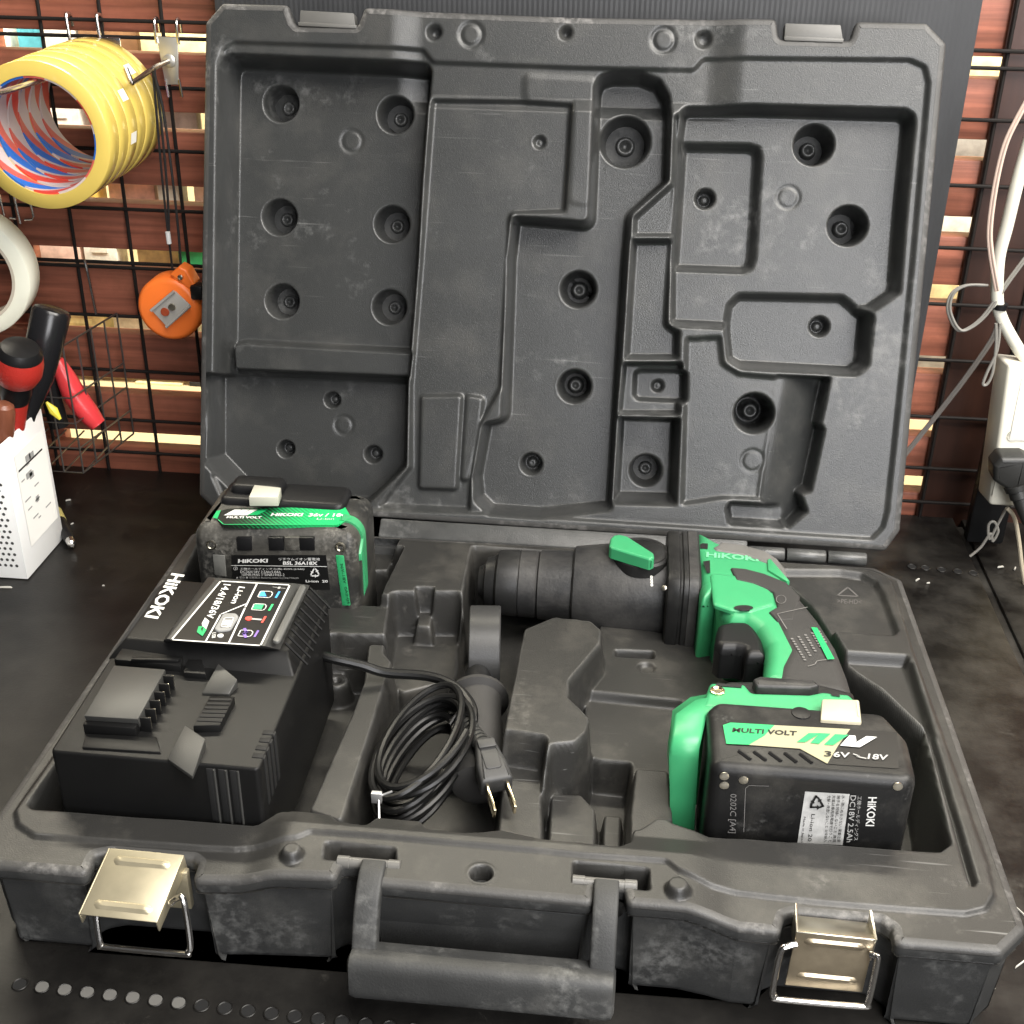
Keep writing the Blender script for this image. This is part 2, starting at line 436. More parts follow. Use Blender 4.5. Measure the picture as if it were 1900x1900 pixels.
# ================================================================== SETTING
random.seed(4)
BENCH = mat('bench_black', (0.006, 0.0055, 0.005), 0.42, spec=0.3, var=0.3, vscale=9, dirt=0.65, dirtx=(0.18, 0.34), dirtcol=(0.052, 0.049, 0.043), dlo=0.40, dhi=0.66, bump=0.12, bscale=500, scuff=0.35, scuffcol=(0.16, 0.15, 0.13), sscale=30)
mb = MB()
mb.hexa([(-1.1, -0.5, -0.03), (0.3385, -0.5, -0.03), (0.3385, 0.545, -0.03), (-1.1, 0.545, -0.03)],
        [(-1.1, -0.5, 0), (0.3385, -0.5, 0), (0.3385, 0.545, 0), (-1.1, 0.545, 0)], 0.0015)
bench = mb.build('bench_top', BENCH, angle=30)
bench['kind'] = 'structure'
mb = MB()
mb.hexa([(0.3455, -0.5, -0.03), (1.1, -0.5, -0.03), (1.1, 0.56, -0.03), (0.3455, 0.56, -0.03)],
        [(0.3455, -0.5, -0.001), (1.1, -0.5, -0.001), (1.1, 0.56, -0.001), (0.3455, 0.56, -0.001)], 0.0015)
b2 = mb.build('bench_side_panel', BENCH, angle=30); b2['kind'] = 'structure'
mb = MB(); mb.box((0.342, 0.02, -0.010), (0.0066, 1.03, 0.012)); mb.build('joint_strip', BENCH, bench, smooth=False)
mb = MB(); mb.box((0, 0, -0.05), (2.4, 1.4, 0.02)); u = mb.build('bench_frame', mat('frame_dark', (0.012, 0.011, 0.010), 0.6), smooth=False); u['kind'] = 'structure'
# punched holes in the bench: each a flat disc painted with the hole's shade, with a pressed lip
HOLE = mat('hole_shade', (0.004, 0.004, 0.004), 0.8)
HOLEL = mat('hole_painted_light', (0.10, 0.097, 0.09), 0.7)  # pale colour painted for the lit floor seen through the hole
def bench_hole(c, pale):
    mb = MB(); v = []; f = []; n = 16
    for (r, z) in ((0.0040, 0.0005), (0.0036, 0.0008), (0.0032, 0.0005)):
        for k in range(n):
            a = 2 * math.pi * k / n; v.append((c[0] + r * math.cos(a), c[1] + r * math.sin(a), z))
    for i in range(2):
        for k in range(n): f.append((i * n + k, i * n + (k + 1) % n, (i + 1) * n + (k + 1) % n, (i + 1) * n + k))
    mb.add(v, f); o = mb.build('punched_hole', BENCH, bench)
    mb = MB(); mb.lathe((c[0], c[1], 0.0004), (0, 0, 1), [(0, 0.0033), (0.0001, 0.0033)], n); mb.build('hole_disc', HOLEL if pale else HOLE, o, smooth=False)
x = -0.2252
while x < 0.03:
    t = (x + 0.2252) / 0.1815
    y = -0.0168 - 0.0044 * t
    bench_hole((x, y), -0.22 < x < -0.135 or x < -0.2251 and False)
    x += 0.01155
for px_ in (1692, 1717, 1747, 1777, 1806):
    p = atz(px_, 1052 + (px_ - 1692) * 0.105, -HB); bench_hole(p[:2], False)

# slatted timber partition behind the bench
WOOD = mat('stained_timber', (0.245, 0.083, 0.050), 0.5, var=0.5, vscale=22, stretch=(0.25, 3, 7), bump=0.35, bscale=160, dirt=0.5, dirtcol=(0.12, 0.045, 0.022))
part = thing('slatted_partition', 'brown stained timber slats with narrow gaps behind the black wire grid', 'partition', (0, 0.565, 0))
gc = [0.420, 0.3625, 0.3045, 0.247, 0.1935, 0.1345, 0.0785, 0.0265, -0.03]
for i in range(len(gc) - 1):
    hi = gc[i] - 0.0075; lo = gc[i + 1] + 0.0075
    mb = MB(); mb.box((0.0, 0.5565 + random.uniform(-.001, .001), (hi + lo) / 2), (1.7, 0.016, hi - lo), 0.0015)
    mb.build('slat', WOOD, part)
mb = MB(); mb.box((0.0, 0.5565, 0.50), (1.7, 0.016, 0.14), 0.0015); mb.build('slat', WOOD, part)
mb = MB(); mb.box((0.365, 0.5445, 0.25), (0.115, 0.003, 0.62), 0.002); mb.build('post', mat('dark_stained_timber', (0.035, 0.014, 0.009), 0.45, var=0.3, vscale=12, stretch=(6, 3, .6)), part)
for xx in (-0.435,):
    mb = MB(); mb.box((xx - 0.03, 0.5715, 0.2), (0.03, 0.012, 0.6), 0.002); mb.build('rear_batten', WOOD, part)
# store room glimpsed through the gaps
mb = MB(); mb.box((0, 1.30, 0.35), (3.2, 0.02, 1.5)); w = mb.build('store_room_wall', mat('cream_wall', (0.72, 0.62, 0.38), 0.7, var=0.1, vscale=6), smooth=False); w['kind'] = 'structure'
mb = MB(); mb.box((0, 0.95, -0.03), (3.2, 0.66, 0.02)); w = mb.build('store_room_shelf', mat('cream_shelf', (0.55, 0.46, 0.28), 0.6), smooth=False); w['kind'] = 'structure'
rb = random.Random(21)
pal = [('white', (.78, .76, .70)), ('cream', (.76, .66, .38)), ('yellow', (.74, .52, .12)), ('green', (.03, .30, .12)), ('black', (.02, .02, .02)), ('grey', (.30, .29, .27)), ('brown', (.22, .12, .06)), ('teal', (.10, .42, .52)), ('pale pink', (.68, .48, .42))]
wts = [6, 6, 3, 1.5, 3, 2, 1.5, 1, 1]
nth = ['first', 'second', 'third', 'fourth', 'fifth', 'sixth', 'seventh']
for gi in range(1, 8):
    zc = gc[gi] + .25 * (gc[gi] - .494) / .97; x_ = -0.80; k = 0
    while x_ < -0.29:
        w_ = rb.uniform(.018, .060); nm, c = rb.choices(pal, wts)[0]; k += 1
        h_ = rb.uniform(.016, .040); y_ = rb.uniform(.80, .83)
        zb_ = zc - .030
        mb = MB(); mb.box((x_ + w_ / 2, y_, zb_ + (h_ + .022) / 2), (w_, .03, h_ + .022), .0012)
        if rb.random() < .45: mb.box((x_ + w_ * .5, y_ - .0155, zb_ + h_ + .012), (w_ * .5, .001, .006), 0)
        o = mb.build('stored_packet', mat('packet_' + nm.replace(' ', '_'), c, .55, var=.25, vscale=90), angle=30)
        tag(o, '%s packet, %s from left, seen through the %s slat gap from top' % (nm, ['one', 'two', 'three', 'four', 'five', 'six', 'seven', 'eight', 'nine', 'ten', 'eleven', 'twelve', 'thirteen', 'fourteen', 'fifteen', 'sixteen', 'seventeen', 'eighteen'][k - 1], nth[gi - 1]), 'packet', 'packets glimpsed through the slats')
        x_ += w_ + rb.uniform(.001, .012)
    mb = MB(); mb.box((-.55, .810, zb_ - .003), (.54, .05, .005), 0); o = mb.build('shelf_board', mat('dark_shelf', (0.12, 0.07, 0.04), 0.6), part, smooth=False)
    mb = MB(); mb.box((.40, .81, zb_ + .020), (.20, .02, .044), .001)
    o = mb.build('stored_packet', mat('packet_' + ('white', 'cream', 'grey')[gi % 3], (.5, .5, .5)), angle=30); tag(o, '%s packet at far right behind the %s slat gap from top' % (('white', 'cream', 'grey')[gi % 3], nth[gi - 1]), 'packet', 'packets glimpsed through the slats')

# black corrugated board the lid leans on
BOARD = mat('corrugated_board', (0.034, 0.035, 0.037), 0.42, var=0.12, vscale=16, scuff=0.25, scuffcol=(0.12, 0.12, 0.12), stretch=(3, 1, .5))
v = []; f = []; n = 300
for i in range(n + 1):
    xx = -0.262 + (0.5455) * i / n
    yy = 0.5305 - (0.00014 if i % 2 else 0.0)
    v += [(xx, yy, 0.001), (xx, yy, 0.62), (xx, 0.5352, 0.62), (xx, 0.5352, 0.001)]
for i in range(n):
    for k in range(4): f.append((i * 4 + k, (i + 1) * 4 + k, (i + 1) * 4 + (k + 1) % 4, i * 4 + (k + 1) % 4))
f += [(0, 1, 2, 3)[::-1], tuple(n * 4 + k for k in range(4))]
o = mesh_obj('backing_board', v, f, BOARD, smooth=False); tag(o, 'black corrugated plastic board standing upright behind the open lid', 'board')

# wire grid panel
grid = thing('wire_grid_panel', 'black wire grid panel in front of the timber slats', 'grid panel', (0, 0.54, 0))
hz = [0.4270, 0.3793, 0.3676, 0.3318, 0.2843, 0.2371, 0.1926, 0.1466, 0.0976, 0.0514, 0.0200]
for z in hz:
    for (xa, xb) in ((-0.62, -0.2625), (0.284, 0.55)):
        dz = 0.006 * 0 - (0.004 if xa > 0 else 0)
        mb = MB(); mb.tube([(xa, 0.5385, z + dz), (xb, 0.5385, z + dz - 0.0)], 0.00145, 8); mb.build('horizontal_wire', WIREB, grid)
mb = MB(); mb.tube([(-0.62, 0.5385, 0.1885), (-0.2625, 0.5385, 0.1885)], 0.00145, 8); mb.build('horizontal_wire', WIREB, grid)
for k in range(-13, 12):
    xx = -0.3550 + 0.0475 * (k + 7) * 1.0
    if -0.2625 < xx < 0.284 or xx < -0.62 or xx > 0.55: continue
    mb = MB(); mb.tube([(xx, 0.5415, 0.0), (xx, 0.5415, 0.6)], 0.00145, 8); mb.build('vertical_wire', WIREB, grid)

# ================================================================== TOOL CASE
case = thing('tool_case', 'large worn black blow-moulded plastic tool case lying open with its lid up', 'tool case', (0, 0.17, 0))
W2 = 0.25; D = 0.3484; LL = 0.351; TL = 0.3401
LO = np.array([0, D + 0.0092, HB + 0.0058]); LU = np.array([0, math.sin(TL), math.cos(TL)]); LN = np.array([0, -math.cos(TL), math.sin(TL)])
def lid3(X, V, H): return LO + np.outer(X, [1, 0, 0]) + np.outer(V, LU) + np.outer(H, LN)
def lp(x, y, h=0.0):
    p = hit(x, y, LO + LN * h, LN); return (p[0], np.dot(p - LO, LU))
def lps(pts, h=0.0): return [lp(x, y, h * 0.001) for x, y in pts]
mm = 0.001
# ---- lid
lid_out = lps([(413, 8), (532, 11), (541, 40), (549, 50), (661, 52), (667, 45), (678, 16), (1060, 31), (1438, 37), (1442, 68), (1448, 75), (1577, 78), (1582, 70), (1591, 42), (1719, 45), (1754, 82), (1712, 520), (1668, 985), (1642, 1021), (1400, 1004), (1100, 985), (700, 958), (397, 944), (371, 918), (376, 480), (383, 43)])
lid_out_f = densify(fillet(lid_out, [0.003] * len(lid_out), 3))
R = Relief(-0.256, 0.256, -0.004, 0.356, 0.0008, 0.0)
P0 = lps([(434, 76), (784, 88), (802, 111), (1060, 121), (1287, 126), (1306, 105), (1689, 109), (1718, 122), (1725, 152), (1696, 480), (1670, 745), (1648, 951), (1640, 980), (1619, 1002), (1100, 968), (900, 955), (440, 940), (412, 928), (393, 885), (397, 627), (402, 118), (412, 88)])
R.put(P0, -3 * mm, 0.0010, r=0.004)
A = -3
def pk(pts, lev, at=A, w=3.0, r=4.0, up=False): R.put(lps(pts, at), lev * mm, w * mm, up, r * mm)
# middle panel, one step down
pk([(798, 181), (975, 183), (1064, 190), (1050, 394), (949, 398), (931, 720), (895, 785), (876, 889), (872, 950), (700, 942), (757, 867), (757, 716), (776, 480)], -9, w=2.2, r=2)
# left pockets
pk([(412, 108), (428, 99), (791, 114), (799, 128), (784, 332), (776, 480), (762, 657), (757, 716), (754, 867), (684, 935), (482, 927), (459, 909), (400, 848), (404, 480), (408, 125)], -34, w=4.5, r=5)
pk([(400, 690), (760, 705), (755, 867), (684, 935), (482, 927), (459, 909), (400, 848)], -40, at=-30, w=3, r=4)
pk([(434, 642), (450, 638), (765, 655), (760, 698), (437, 684)], -20, at=-20, w=2.5, r=1.5, up=True)
# deep tool pocket down the middle
pk([(1100, 160), (1112, 138), (1135, 131), (1189, 131), (1225, 145), (1242, 175), (1246, 215), (1243, 335), (1172, 398), (1165, 480), (1146, 783), (1136, 948), (1000, 962), (905, 955), (880, 930), (876, 889), (895, 785), (930, 778), (940, 480), (949, 399), (1092, 412), (1096, 300)], -30, w=3.5, r=5)
# L-shaped rib
pk([(978, 143), (1100, 150), (1090, 375), (1060, 371), (1069, 180), (978, 178)], -2, at=-2, w=4.5, r=2, up=True)
# pad panel next to the pocket
pk([(782, 737), (856, 735), (846, 908), (778, 905)], -5, at=-5, w=1.4, r=2, up=True)
pk([(866, 735), (895, 740), (888, 800), (868, 890), (856, 890)], -6, at=-6, w=1.6, r=2, up=True)
# steps between the middle and right pockets
pk([(1250, 215), (1263, 205), (1252, 440), (1174, 440), (1174, 402), (1243, 340)], -12, w=2.5, r=1)
pk([(1172, 441), (1252, 441), (1242, 600), (1262, 615), (1260, 668), (1158, 668)], -17, w=3, r=1)
pk([(1155, 672), (1268, 672), (1262, 772), (1146, 772)], -20, at=-3, w=2, r=3)
pk([(1176, 690), (1190, 684), (1270, 686), (1282, 698), (1278, 740), (1268, 748), (1182, 744), (1174, 735)], -25, at=-16, w=2, r=4)
pk([(1146, 770), (1262, 774), (1254, 935), (1136, 932)], -36, at=-12, w=4, r=2)
# right pocket
pk([(1262, 205), (1275, 195), (1401, 193), (1681, 201), (1697, 212), (1699, 230), (1684, 379), (1671, 545), (1623, 578), (1344, 611), (1246, 606), (1241, 595), (1242, 480), (1255, 260)], -24, w=4.5, r=4)
pk([(1262, 262), (1392, 264), (1412, 270), (1416, 290), (1404, 480), (1398, 500), (1380, 508), (1246, 503)], -35, at=-20, w=5, r=4)
pk([(1344, 611), (1352, 562), (1374, 541), (1575, 545), (1602, 567), (1623, 582), (1613, 680), (1590, 698), (1374, 686), (1350, 672)], -32, w=5, r=7)
# flat beside, then the curved hollow that deepens to the right
pk([(1270, 625), (1340, 622), (1345, 672), (1374, 690), (1450, 697), (1412, 930), (1340, 928), (1262, 940)], -7, w=3, r=3)
def hollow(X, Y):
    a = lp(1452, 700, 0); b = lp(1408, 925, 0)
    xl = b[0] + (a[0] - b[0]) * (Y - b[1]) / (a[1] - b[1])
    t = np.clip((X - xl) / 0.034, 0, 1.2)
    return -(7 + 24 * t ** 1.6) * mm
R.put(lps([(1440, 694), (1541, 701), (1522, 787), (1529, 798), (1504, 912), (1486, 918), (1497, 950), (1462, 980), (1440, 960), (1408, 925)], A), hollow, 1.6 * mm, False, 0.001)
pk([(1346, 945), (1354, 930), (1455, 937), (1465, 955), (1455, 980), (1352, 974)], -16, w=3, r=3)
# bosses
def boss(px_, py_, rpx, floor, dep, nub=True):
    c = lp(px_, py_, floor * mm); rr = rpx / 2.72 * mm
    R.disc(c, rr, (floor - dep) * mm, w=rr * 0.24)
    R.ring(c, rr * 1.03, 0.0016, 0.0003)
    if nub:
        R.disc(c, rr * 0.40, (floor - dep * 0.62) * mm, w=0.0014, up=True)
        R.disc(c, rr * 0.22, (floor - dep * 0.72) * mm, w=0.0014)
for a in ((522, 192, 34), (734, 213, 34), (519, 403, 34), (728, 416, 34), (524, 559, 33), (723, 570, 33)): boss(*a, -34, 31)
for a in ((617, 742, 15), (531, 833, 17), (693, 843, 17)): boss(*a, -40, 14)
for a in ((1073, 537, 34), (1066, 717, 32), (986, 861, 21)): boss(*a, -30, 28 if a[2] > 25 else 16)
boss(1160, 263, 47, -30, 36)
for a in ((1510, 269, 36), (1573, 419, 36)): boss(*a, -24, 40)
boss(1308, 369, 18, -35, 16); boss(1520, 606, 18, -32, 16); boss(1399, 767, 37, -7, 44); boss(1198, 873, 31, -36, 26)
boss(1001, 264, 11, -9, 5); boss(1220, 716, 11, -25, 6)
for a, fl in (((653, 262, 20), -34), ((638, 789, 18), -40), ((1462, 366, 20), -24), ((1396, 855, 20), -7)):
    c = lp(a[0], a[1], fl * mm); R.ring(c, a[2] / 2.72 * mm, 0.0012, -0.0009)
for a in ((873, 61, 20), (1232, 71, 20)):
    c = lp(a[0], a[1], 0); R.ring(c, a[2] / 2.72 * mm, 0.0016, -0.0014)
for a in ((804, 57, 14), (1306, 70, 15), (1049, 58, 12)): R.disc(lp(a[0], a[1], 0), a[2] / 2.72 * mm, -7 * mm, w=0.0025)
R.blur(2)
# between the catches the top of the lid sits a little deeper
def mid(x, a, b, c, d): 
    f_ = lambda t: np.clip(t, 0, 1) ** 2 * (3 - 2 * np.clip(t, 0, 1))
    return f_((x - a) / (b - a)) * (1 - f_((x - c) / (d - c)))
MA = (lp(722, 40)[0], lp(786, 40)[0], lp(1316, 40)[0], lp(1392, 40)[0]); MV0, MV1 = lp(1050, 205)[1], lp(1050, 180)[1]
def lid_dip(x, v): return -0.0045 * mid(x, *MA) * np.clip((v - MV0) / (MV1 - MV0), 0, 1)
R.H = R.H + lid_dip(R.X, R.Y)
# the top flange bows a little towards its catches
sd = sdf(lid_out_f, R.X, R.Y)
t = np.clip((sd + 0.0018) / 0.0012, 0, 1); R.H = R.H - t * t * (3 - 2 * t) * 0.009
lid = R.mesh('lid', sd < 0.0001, lid3, CASE, case)
lid['label'] = 'open lid with moulded pockets and round bosses, leaning back'
Mlid = np.eye(4); Mlid[:3, 0] = (1, 0, 0); Mlid[:3, 1] = LU; Mlid[:3, 2] = LN; Mlid[:3, 3] = LO
mb = MB(); mb.prism(lid_out_f, [(0.012, -0.0565), (0.007, -0.0545), (0.0045, -0.048), (0.001, -0.012), (-0.0008, -0.0075), (-0.0008, -0.0028)], cap_b=True, cap_t=False)
def lidbend(mb):
    v = np.array(mb.v); v[:, 2] += np.where(v[:, 2] > -0.02, lid_dip(v[:, 0], v[:, 1]), 0); mb.v = (v @ Mlid[:3, :3].T + Mlid[:3, 3]).tolist(); return mb
lidbend(mb).build('lid_shell', CASEO, lid, angle=50)
mb = MB(); mb.prism(lid_out_f, [(-0.0008, -0.0030), (-0.0008, -0.0020), (-0.0004, -0.0009), (0.0006, -0.0001), (0.0034, 0.00015)], cap_b=False, cap_t=False)
lidbend(mb).build('rim_edge', RIMW, lid, angle=50)
def lidbox(pts, h0, h1, m, name, bev=0.0006):
    b4 = [lid3([q[0]], [q[1]], [h0 * mm])[0] for q in lps(pts, h1)]; t4 = [lid3([q[0]], [q[1]], [h1 * mm])[0] for q in lps(pts, h1)]
    mb = MB(); mb.hexa(b4[::-1], t4[::-1], bev); return mb.build(name, m, lid)
CATCH = mat('catch_plastic', (0.09, 0.088, 0.082), 0.45, var=0.1, scuff=0.4, scuffcol=(0.3, 0.3, 0.28))
lidbox([(557, 19), (656, 24), (660, 52), (555, 48)], -16, -4, CATCH, 'latch_catch')
lidbox([(1457, 43), (1560, 46), (1565, 78), (1455, 75)], -16, -4, CATCH, 'latch_catch')
lidbox([(553, 40), (662, 46), (661, 53), (553, 48)], -3, 0.8, CATCH, 'catch_lip')
lidbox([(1455, 66), (1566, 71), (1565, 79), (1455, 75)], -3, 0.8, CATCH, 'catch_lip')

# ---- hinge knuckles along the back
HZ = HB - 0.001; HY = D + 0.0045
for i, (xa, xb) in enumerate([(-0.2, -0.155), (-0.150, -0.1265), (0.148, 0.172), (0.1735, 0.2005), (0.202, 0.2285), (0.147, 0.1485)]):
    mb = MB(); rr = 0.0048; n = 14
    mb.lathe((xa, HY, HZ), (1, 0, 0), [(0, rr * 0.9), (0.0006, rr), (xb - xa - 0.0006, rr), (xb - xa, rr * 0.9)], n)
    mb.build('hinge_knuckle', CASE, case, angle=50)

mb = MB(); mb.hexa([(-0.1165, .3480, HB - .0100), (.1462, .3480, HB - .0100), (.1462, .3620, HB - .004), (-0.1165, .3620, HB - .004)], [(-0.1165, .3464, HB - .0026), (.1462, .3464, HB - .0026), (.1462, .3572, HB + .0064), (-0.1165, .3572, HB + .0064)], .0012, 3)
mb.build('hinge_leaf', CASE, case)
# ---- base tray
Z3 = -0.003
def bp(pts, at=0.0): return [tuple(atz(x, y, at * mm)[:2]) for x, y in pts]
fe = [(-0.25 + 0.012, 0.003), (-0.1914, 0.0032), (-0.1924, 0.0155), (-0.1853, 0.0182), (-0.1430, 0.0187), (-0.1390, 0.0160), (-0.1378, 0.0044), (-0.1171, 0.0066), (-0.0985, 0.0080), (-0.071, 0.0098), (-0.0700, 0.0185), (-0.056, 0.0195), (-0.0545, 0.0084), (0.0509, 0.0075), (0.0525, 0.0185), (0.0675, 0.0185), (0.0690, 0.0092), (0.0950, 0.0092), (0.1075, 0.0070), (0.1200, 0.0040), (0.1375, 0.0038), (0.1407, 0.0140), (0.1450, 0.0165), (0.1865, 0.0165), (0.1914, 0.0118), (0.1912, 0.003), (0.2370, 0.003)]
base_out = fe + [(0.2510, 0.018), (0.2505, 0.17), (0.2490, 0.331), (0.2330, 0.3455), (0.0, 0.3470), (-0.235, 0.3465), (-0.2495, 0.333), (-0.2505, 0.17), (-0.2510, 0.018)]
base_f = densify(fillet(base_out, 0.003, 4))
B = Relief(-0.256, 0.256, -0.003, 0.352, 0.0008, Z3)
RISE = 0.0045
def mid2(x): 
    f_ = lambda t: np.clip(t, 0, 1) ** 2 * (3 - 2 * np.clip(t, 0, 1))
    return f_((x + .118) / .020) * (1 - f_((x - .094) / .028))
def bpr(pts, at):
    out_ = []
    for x, y in pts:
        p = atz(x, y, at * mm)
        if y > 1480: p = atz(x, y, at * mm + RISE * mid2(p[0]))
        out_.append((p[0], p[1]))
    return out_
def bk(pts, lev, at=0, w=2.5, r=3.0, up=False): B.put(bpr(pts, at), lev * mm, w * mm, up, r * mm)
bk([(28, 1500), (33, 1525), (63, 1545), (150, 1551), (368, 1567), (435, 1570), (500, 1560), (553, 1546), (575, 1536), (700, 1545), (938, 1566), (1081, 1580), (1225, 1590), (1240, 1592), (1260, 1608), (1320, 1637), (1380, 1652), (1540, 1670), (1790, 1689), (1830, 1680), (1844, 1655), (1833, 1600), (1717, 1271), (1692, 1200), (1655, 1076), (1637, 1063), (1614, 1055), (1560, 1048), (1086, 1016), (700, 996), (420, 978), (388, 988)], -1.0, w=0.7, r=4, up=True)
# the one big cavity
bk([(52, 1488), (60, 1497), (475, 1527), (500, 1512), (515, 1500), (545, 1492), (615, 1497), (628, 1516), (677, 1525), (697, 1502), (780, 1508), (795, 1530), (859, 1538), (891, 1535), (930, 1527), (1005, 1549), (1149, 1564), (1170, 1551), (1180, 1500), (1240, 1503), (1250, 1510), (1291, 1526), (1317, 1542), (1478, 1558), (1743, 1577), (1765, 1562), (1737, 1441), (1718, 1345), (1640, 1271), (1571, 1206), (1520, 1120), (1475, 1075), (1430, 1046), (1234, 1030), (1000, 1019), (876, 1010), (857, 1106), (850, 1114), (730, 1109), (697, 1123), (715, 1080), (749, 1012), (697, 1003), (385, 986), (366, 1005), (338, 1060), (190, 1290)], -53, w=3.0, r=3)
# shallow end of the battery slot
bk([(690, 1006), (742, 1014), (720, 1058), (680, 1058)], -16, at=-16, w=4, r=2, up=True)
# block in front of the battery, divider, centre island, shelves
bk([(560, 1120), (697, 1123), (750, 1132), (745, 1178), (560, 1176)], -9, at=-9, w=3, r=3, up=True)
bk([(684, 1195), (737, 1196), (716, 1262), (634, 1512), (572, 1492), (657, 1315), (676, 1262)], -12, at=-12, w=4, r=3, up=True)
bk([(735, 1180), (850, 1180), (845, 1260), (745, 1285), (725, 1262)], -34, at=-34, w=4, r=3, up=True)
bk([(1118, 1150), (1300, 1190), (1440, 1230), (1400, 1330), (1256, 1313), (1097, 1295), (1070, 1290)], -24, at=-24, w=4, r=4, up=True)
bk([(1085, 1300), (1262, 1318), (1250, 1505), (1180, 1500), (1172, 1415), (1114, 1410), (1085, 1402)], -30, at=-30, w=3, r=3, up=True)
bk([(1180, 1425), (1240, 1430), (1250, 1508), (1172, 1560), (1170, 1500)], -14, at=-14, w=3, r=2, up=True)
bk([(972, 1167), (1027, 1144), (1096, 1151), (1116, 1168), (1114, 1193), (1057, 1262), (1055, 1293), (1078, 1314), (1094, 1332), (1090, 1357), (1069, 1376), (1027, 1380), (1013, 1394), (1008, 1415), (936, 1402), (930, 1380)], -1, at=-1, w=3, r=5, up=True)
bk([(935, 1420), (1004, 1430), (1006, 1552), (925, 1530)], -24, at=-24, w=3, r=2, up=True)
bk([(1024, 1472), (1078, 1474), (1105, 1490), (1105, 1562), (1018, 1556)], -34, at=-34, w=2.5, r=2, up=True)
bk([(1122, 1500), (1154, 1502), (1152, 1562), (1120, 1560)], -38, at=-38, w=2, r=1, up=True)
bk([(772, 1086), (806, 1087), (802, 1118), (766, 1116)], -20, w=1.6, r=1)
B.disc(bp([(624, 1262)], -38)[0], 0.0075, -38 * mm, w=0.003, up=True); B.disc(bp([(624, 1262)], -38)[0], 0.0035, -41 * mm, w=0.0015)
# slot and pip on the shelf
bk([(1140, 1205), (1215, 1208), (1215, 1222), (1140, 1218)], -32, at=-24, w=2, r=2)
B.disc(bp([(1200, 1238)], -24)[0], 0.006, -27 * mm, w=0.002)
# right side: panel with the recycling mark, triangular shelf, grooves
bk([(1430, 1052), (1560, 1053), (1602, 1059), (1630, 1073), (1645, 1098), (1671, 1166), (1662, 1177), (1540, 1168), (1500, 1110)], -6, w=3.5, r=4)
bk([(1560, 1204), (1687, 1212), (1712, 1282), (1742, 1372), (1718, 1345), (1640, 1271)], -9, w=3, r=2)
bk([(1681, 1222), (1694, 1222), (1816, 1632), (1810, 1642), (1799, 1640)], -8, w=2.6, r=2)
# front flange: pips, holes
for q in ((541, 1579, 4.2), (1258, 1644, 4.6)):
    c = bpr([(q[0], q[1])], 0)[0]; B.disc(c, q[2] * mm, 2.2 * mm, w=0.0014, up=True)
B.disc(bpr([(893, 1621)], -3)[0], 0.0052, -18 * mm, w=0.0016); B.ring(bpr([(893, 1621)], -3)[0], 0.0058, 0.0014, 0.0006)
bk([(603, 1561), (733, 1574), (735, 1604), (601, 1592)], -17, at=-3, w=1.6, r=1.5)
bk([(1064, 1598), (1204, 1612), (1206, 1650), (1064, 1636)], -17, at=-3, w=1.6, r=1.5)
B.blur(1)
def rise(x, y): return RISE * mid2(x) * np.clip((0.056 - y) / 0.014, 0, 1)
B.H = B.H + rise(B.X, B.Y) * np.where(B.H > -0.007, 1.0, 0.0)
rng = np.random.default_rng(3)
sd = sdf(base_f, B.X, B.Y)
t = np.clip((sd + 0.0022) / 0.0016, 0, 1); B.H = B.H - t * t * (3 - 2 * t) * 0.009
def base3(X, Y, H): return np.stack([X, Y, H + HB], 1)
tray = B.mesh('base_tray', sd < 0.0001, base3, CASEB, case)
tray['label'] = 'moulded tray half of the case holding the tools'
mb = MB()
rings = [(0.0085, 0.0005), (0.0068, 0.0015), (0.0055, 0.005), (0.0030, HB - 0.015), (0.0022, HB - 0.0118), (0.0022, HB - 0.0112), (-0.0007, HB - 0.0106), (-0.0010, HB - 0.0100), (-0.0010, HB - 0.0060)]
def traybend(mb):
    v = np.array(mb.v); v[:, 2] += rise(v[:, 0], v[:, 1]) * np.clip((v[:, 2] - .03) / .015, 0, 1); mb.v = v.tolist(); return mb
mb.prism(base_f, rings, cap_b=True, cap_t=False); traybend(mb).build('tray_wall', CASEO, tray, angle=40)
mb = MB(); mb.prism(base_f, [(-0.0010, HB - 0.0062), (-0.0010, HB - 0.0052), (-0.0006, HB - 0.0041), (0.0004, HB - 0.0032), (0.0032, HB - 0.00285)], cap_b=False, cap_t=False); traybend(mb).build('rim_edge', RIMW, tray, angle=50)
# recycling mark and letters moulded in the right panel
pl = plane_z(-0.006)
EMB = mat('moulded_mark', (0.11, 0.105, 0.10), 0.5)
tri = [(1573, 1090), (1592, 1107), (1554, 1105)]
print_line(tri, pl, 0.0011, EMB, tray, d=0.0002, closed=True, name='recycling_mark')
print_text('>PE-HD<', (1553, 1120), (1598, 1122), (1554, 1112), pl, EMB, tray)

mb = MB(); mb.hexa([(-.0525, .0125, HB - .0300), (.0495, .0125, HB - .0300), (.0495, .030, HB - .0300), (-.0525, .030, HB - .0300)], [(-.0535, .0088, HB - .0072), (.0503, .0080, HB - .0072), (.0503, .030, HB - .0072), (-.0535, .030, HB - .0072)], .003, 3)
mb.build('handle_seat', CASEO, tray, angle=50)
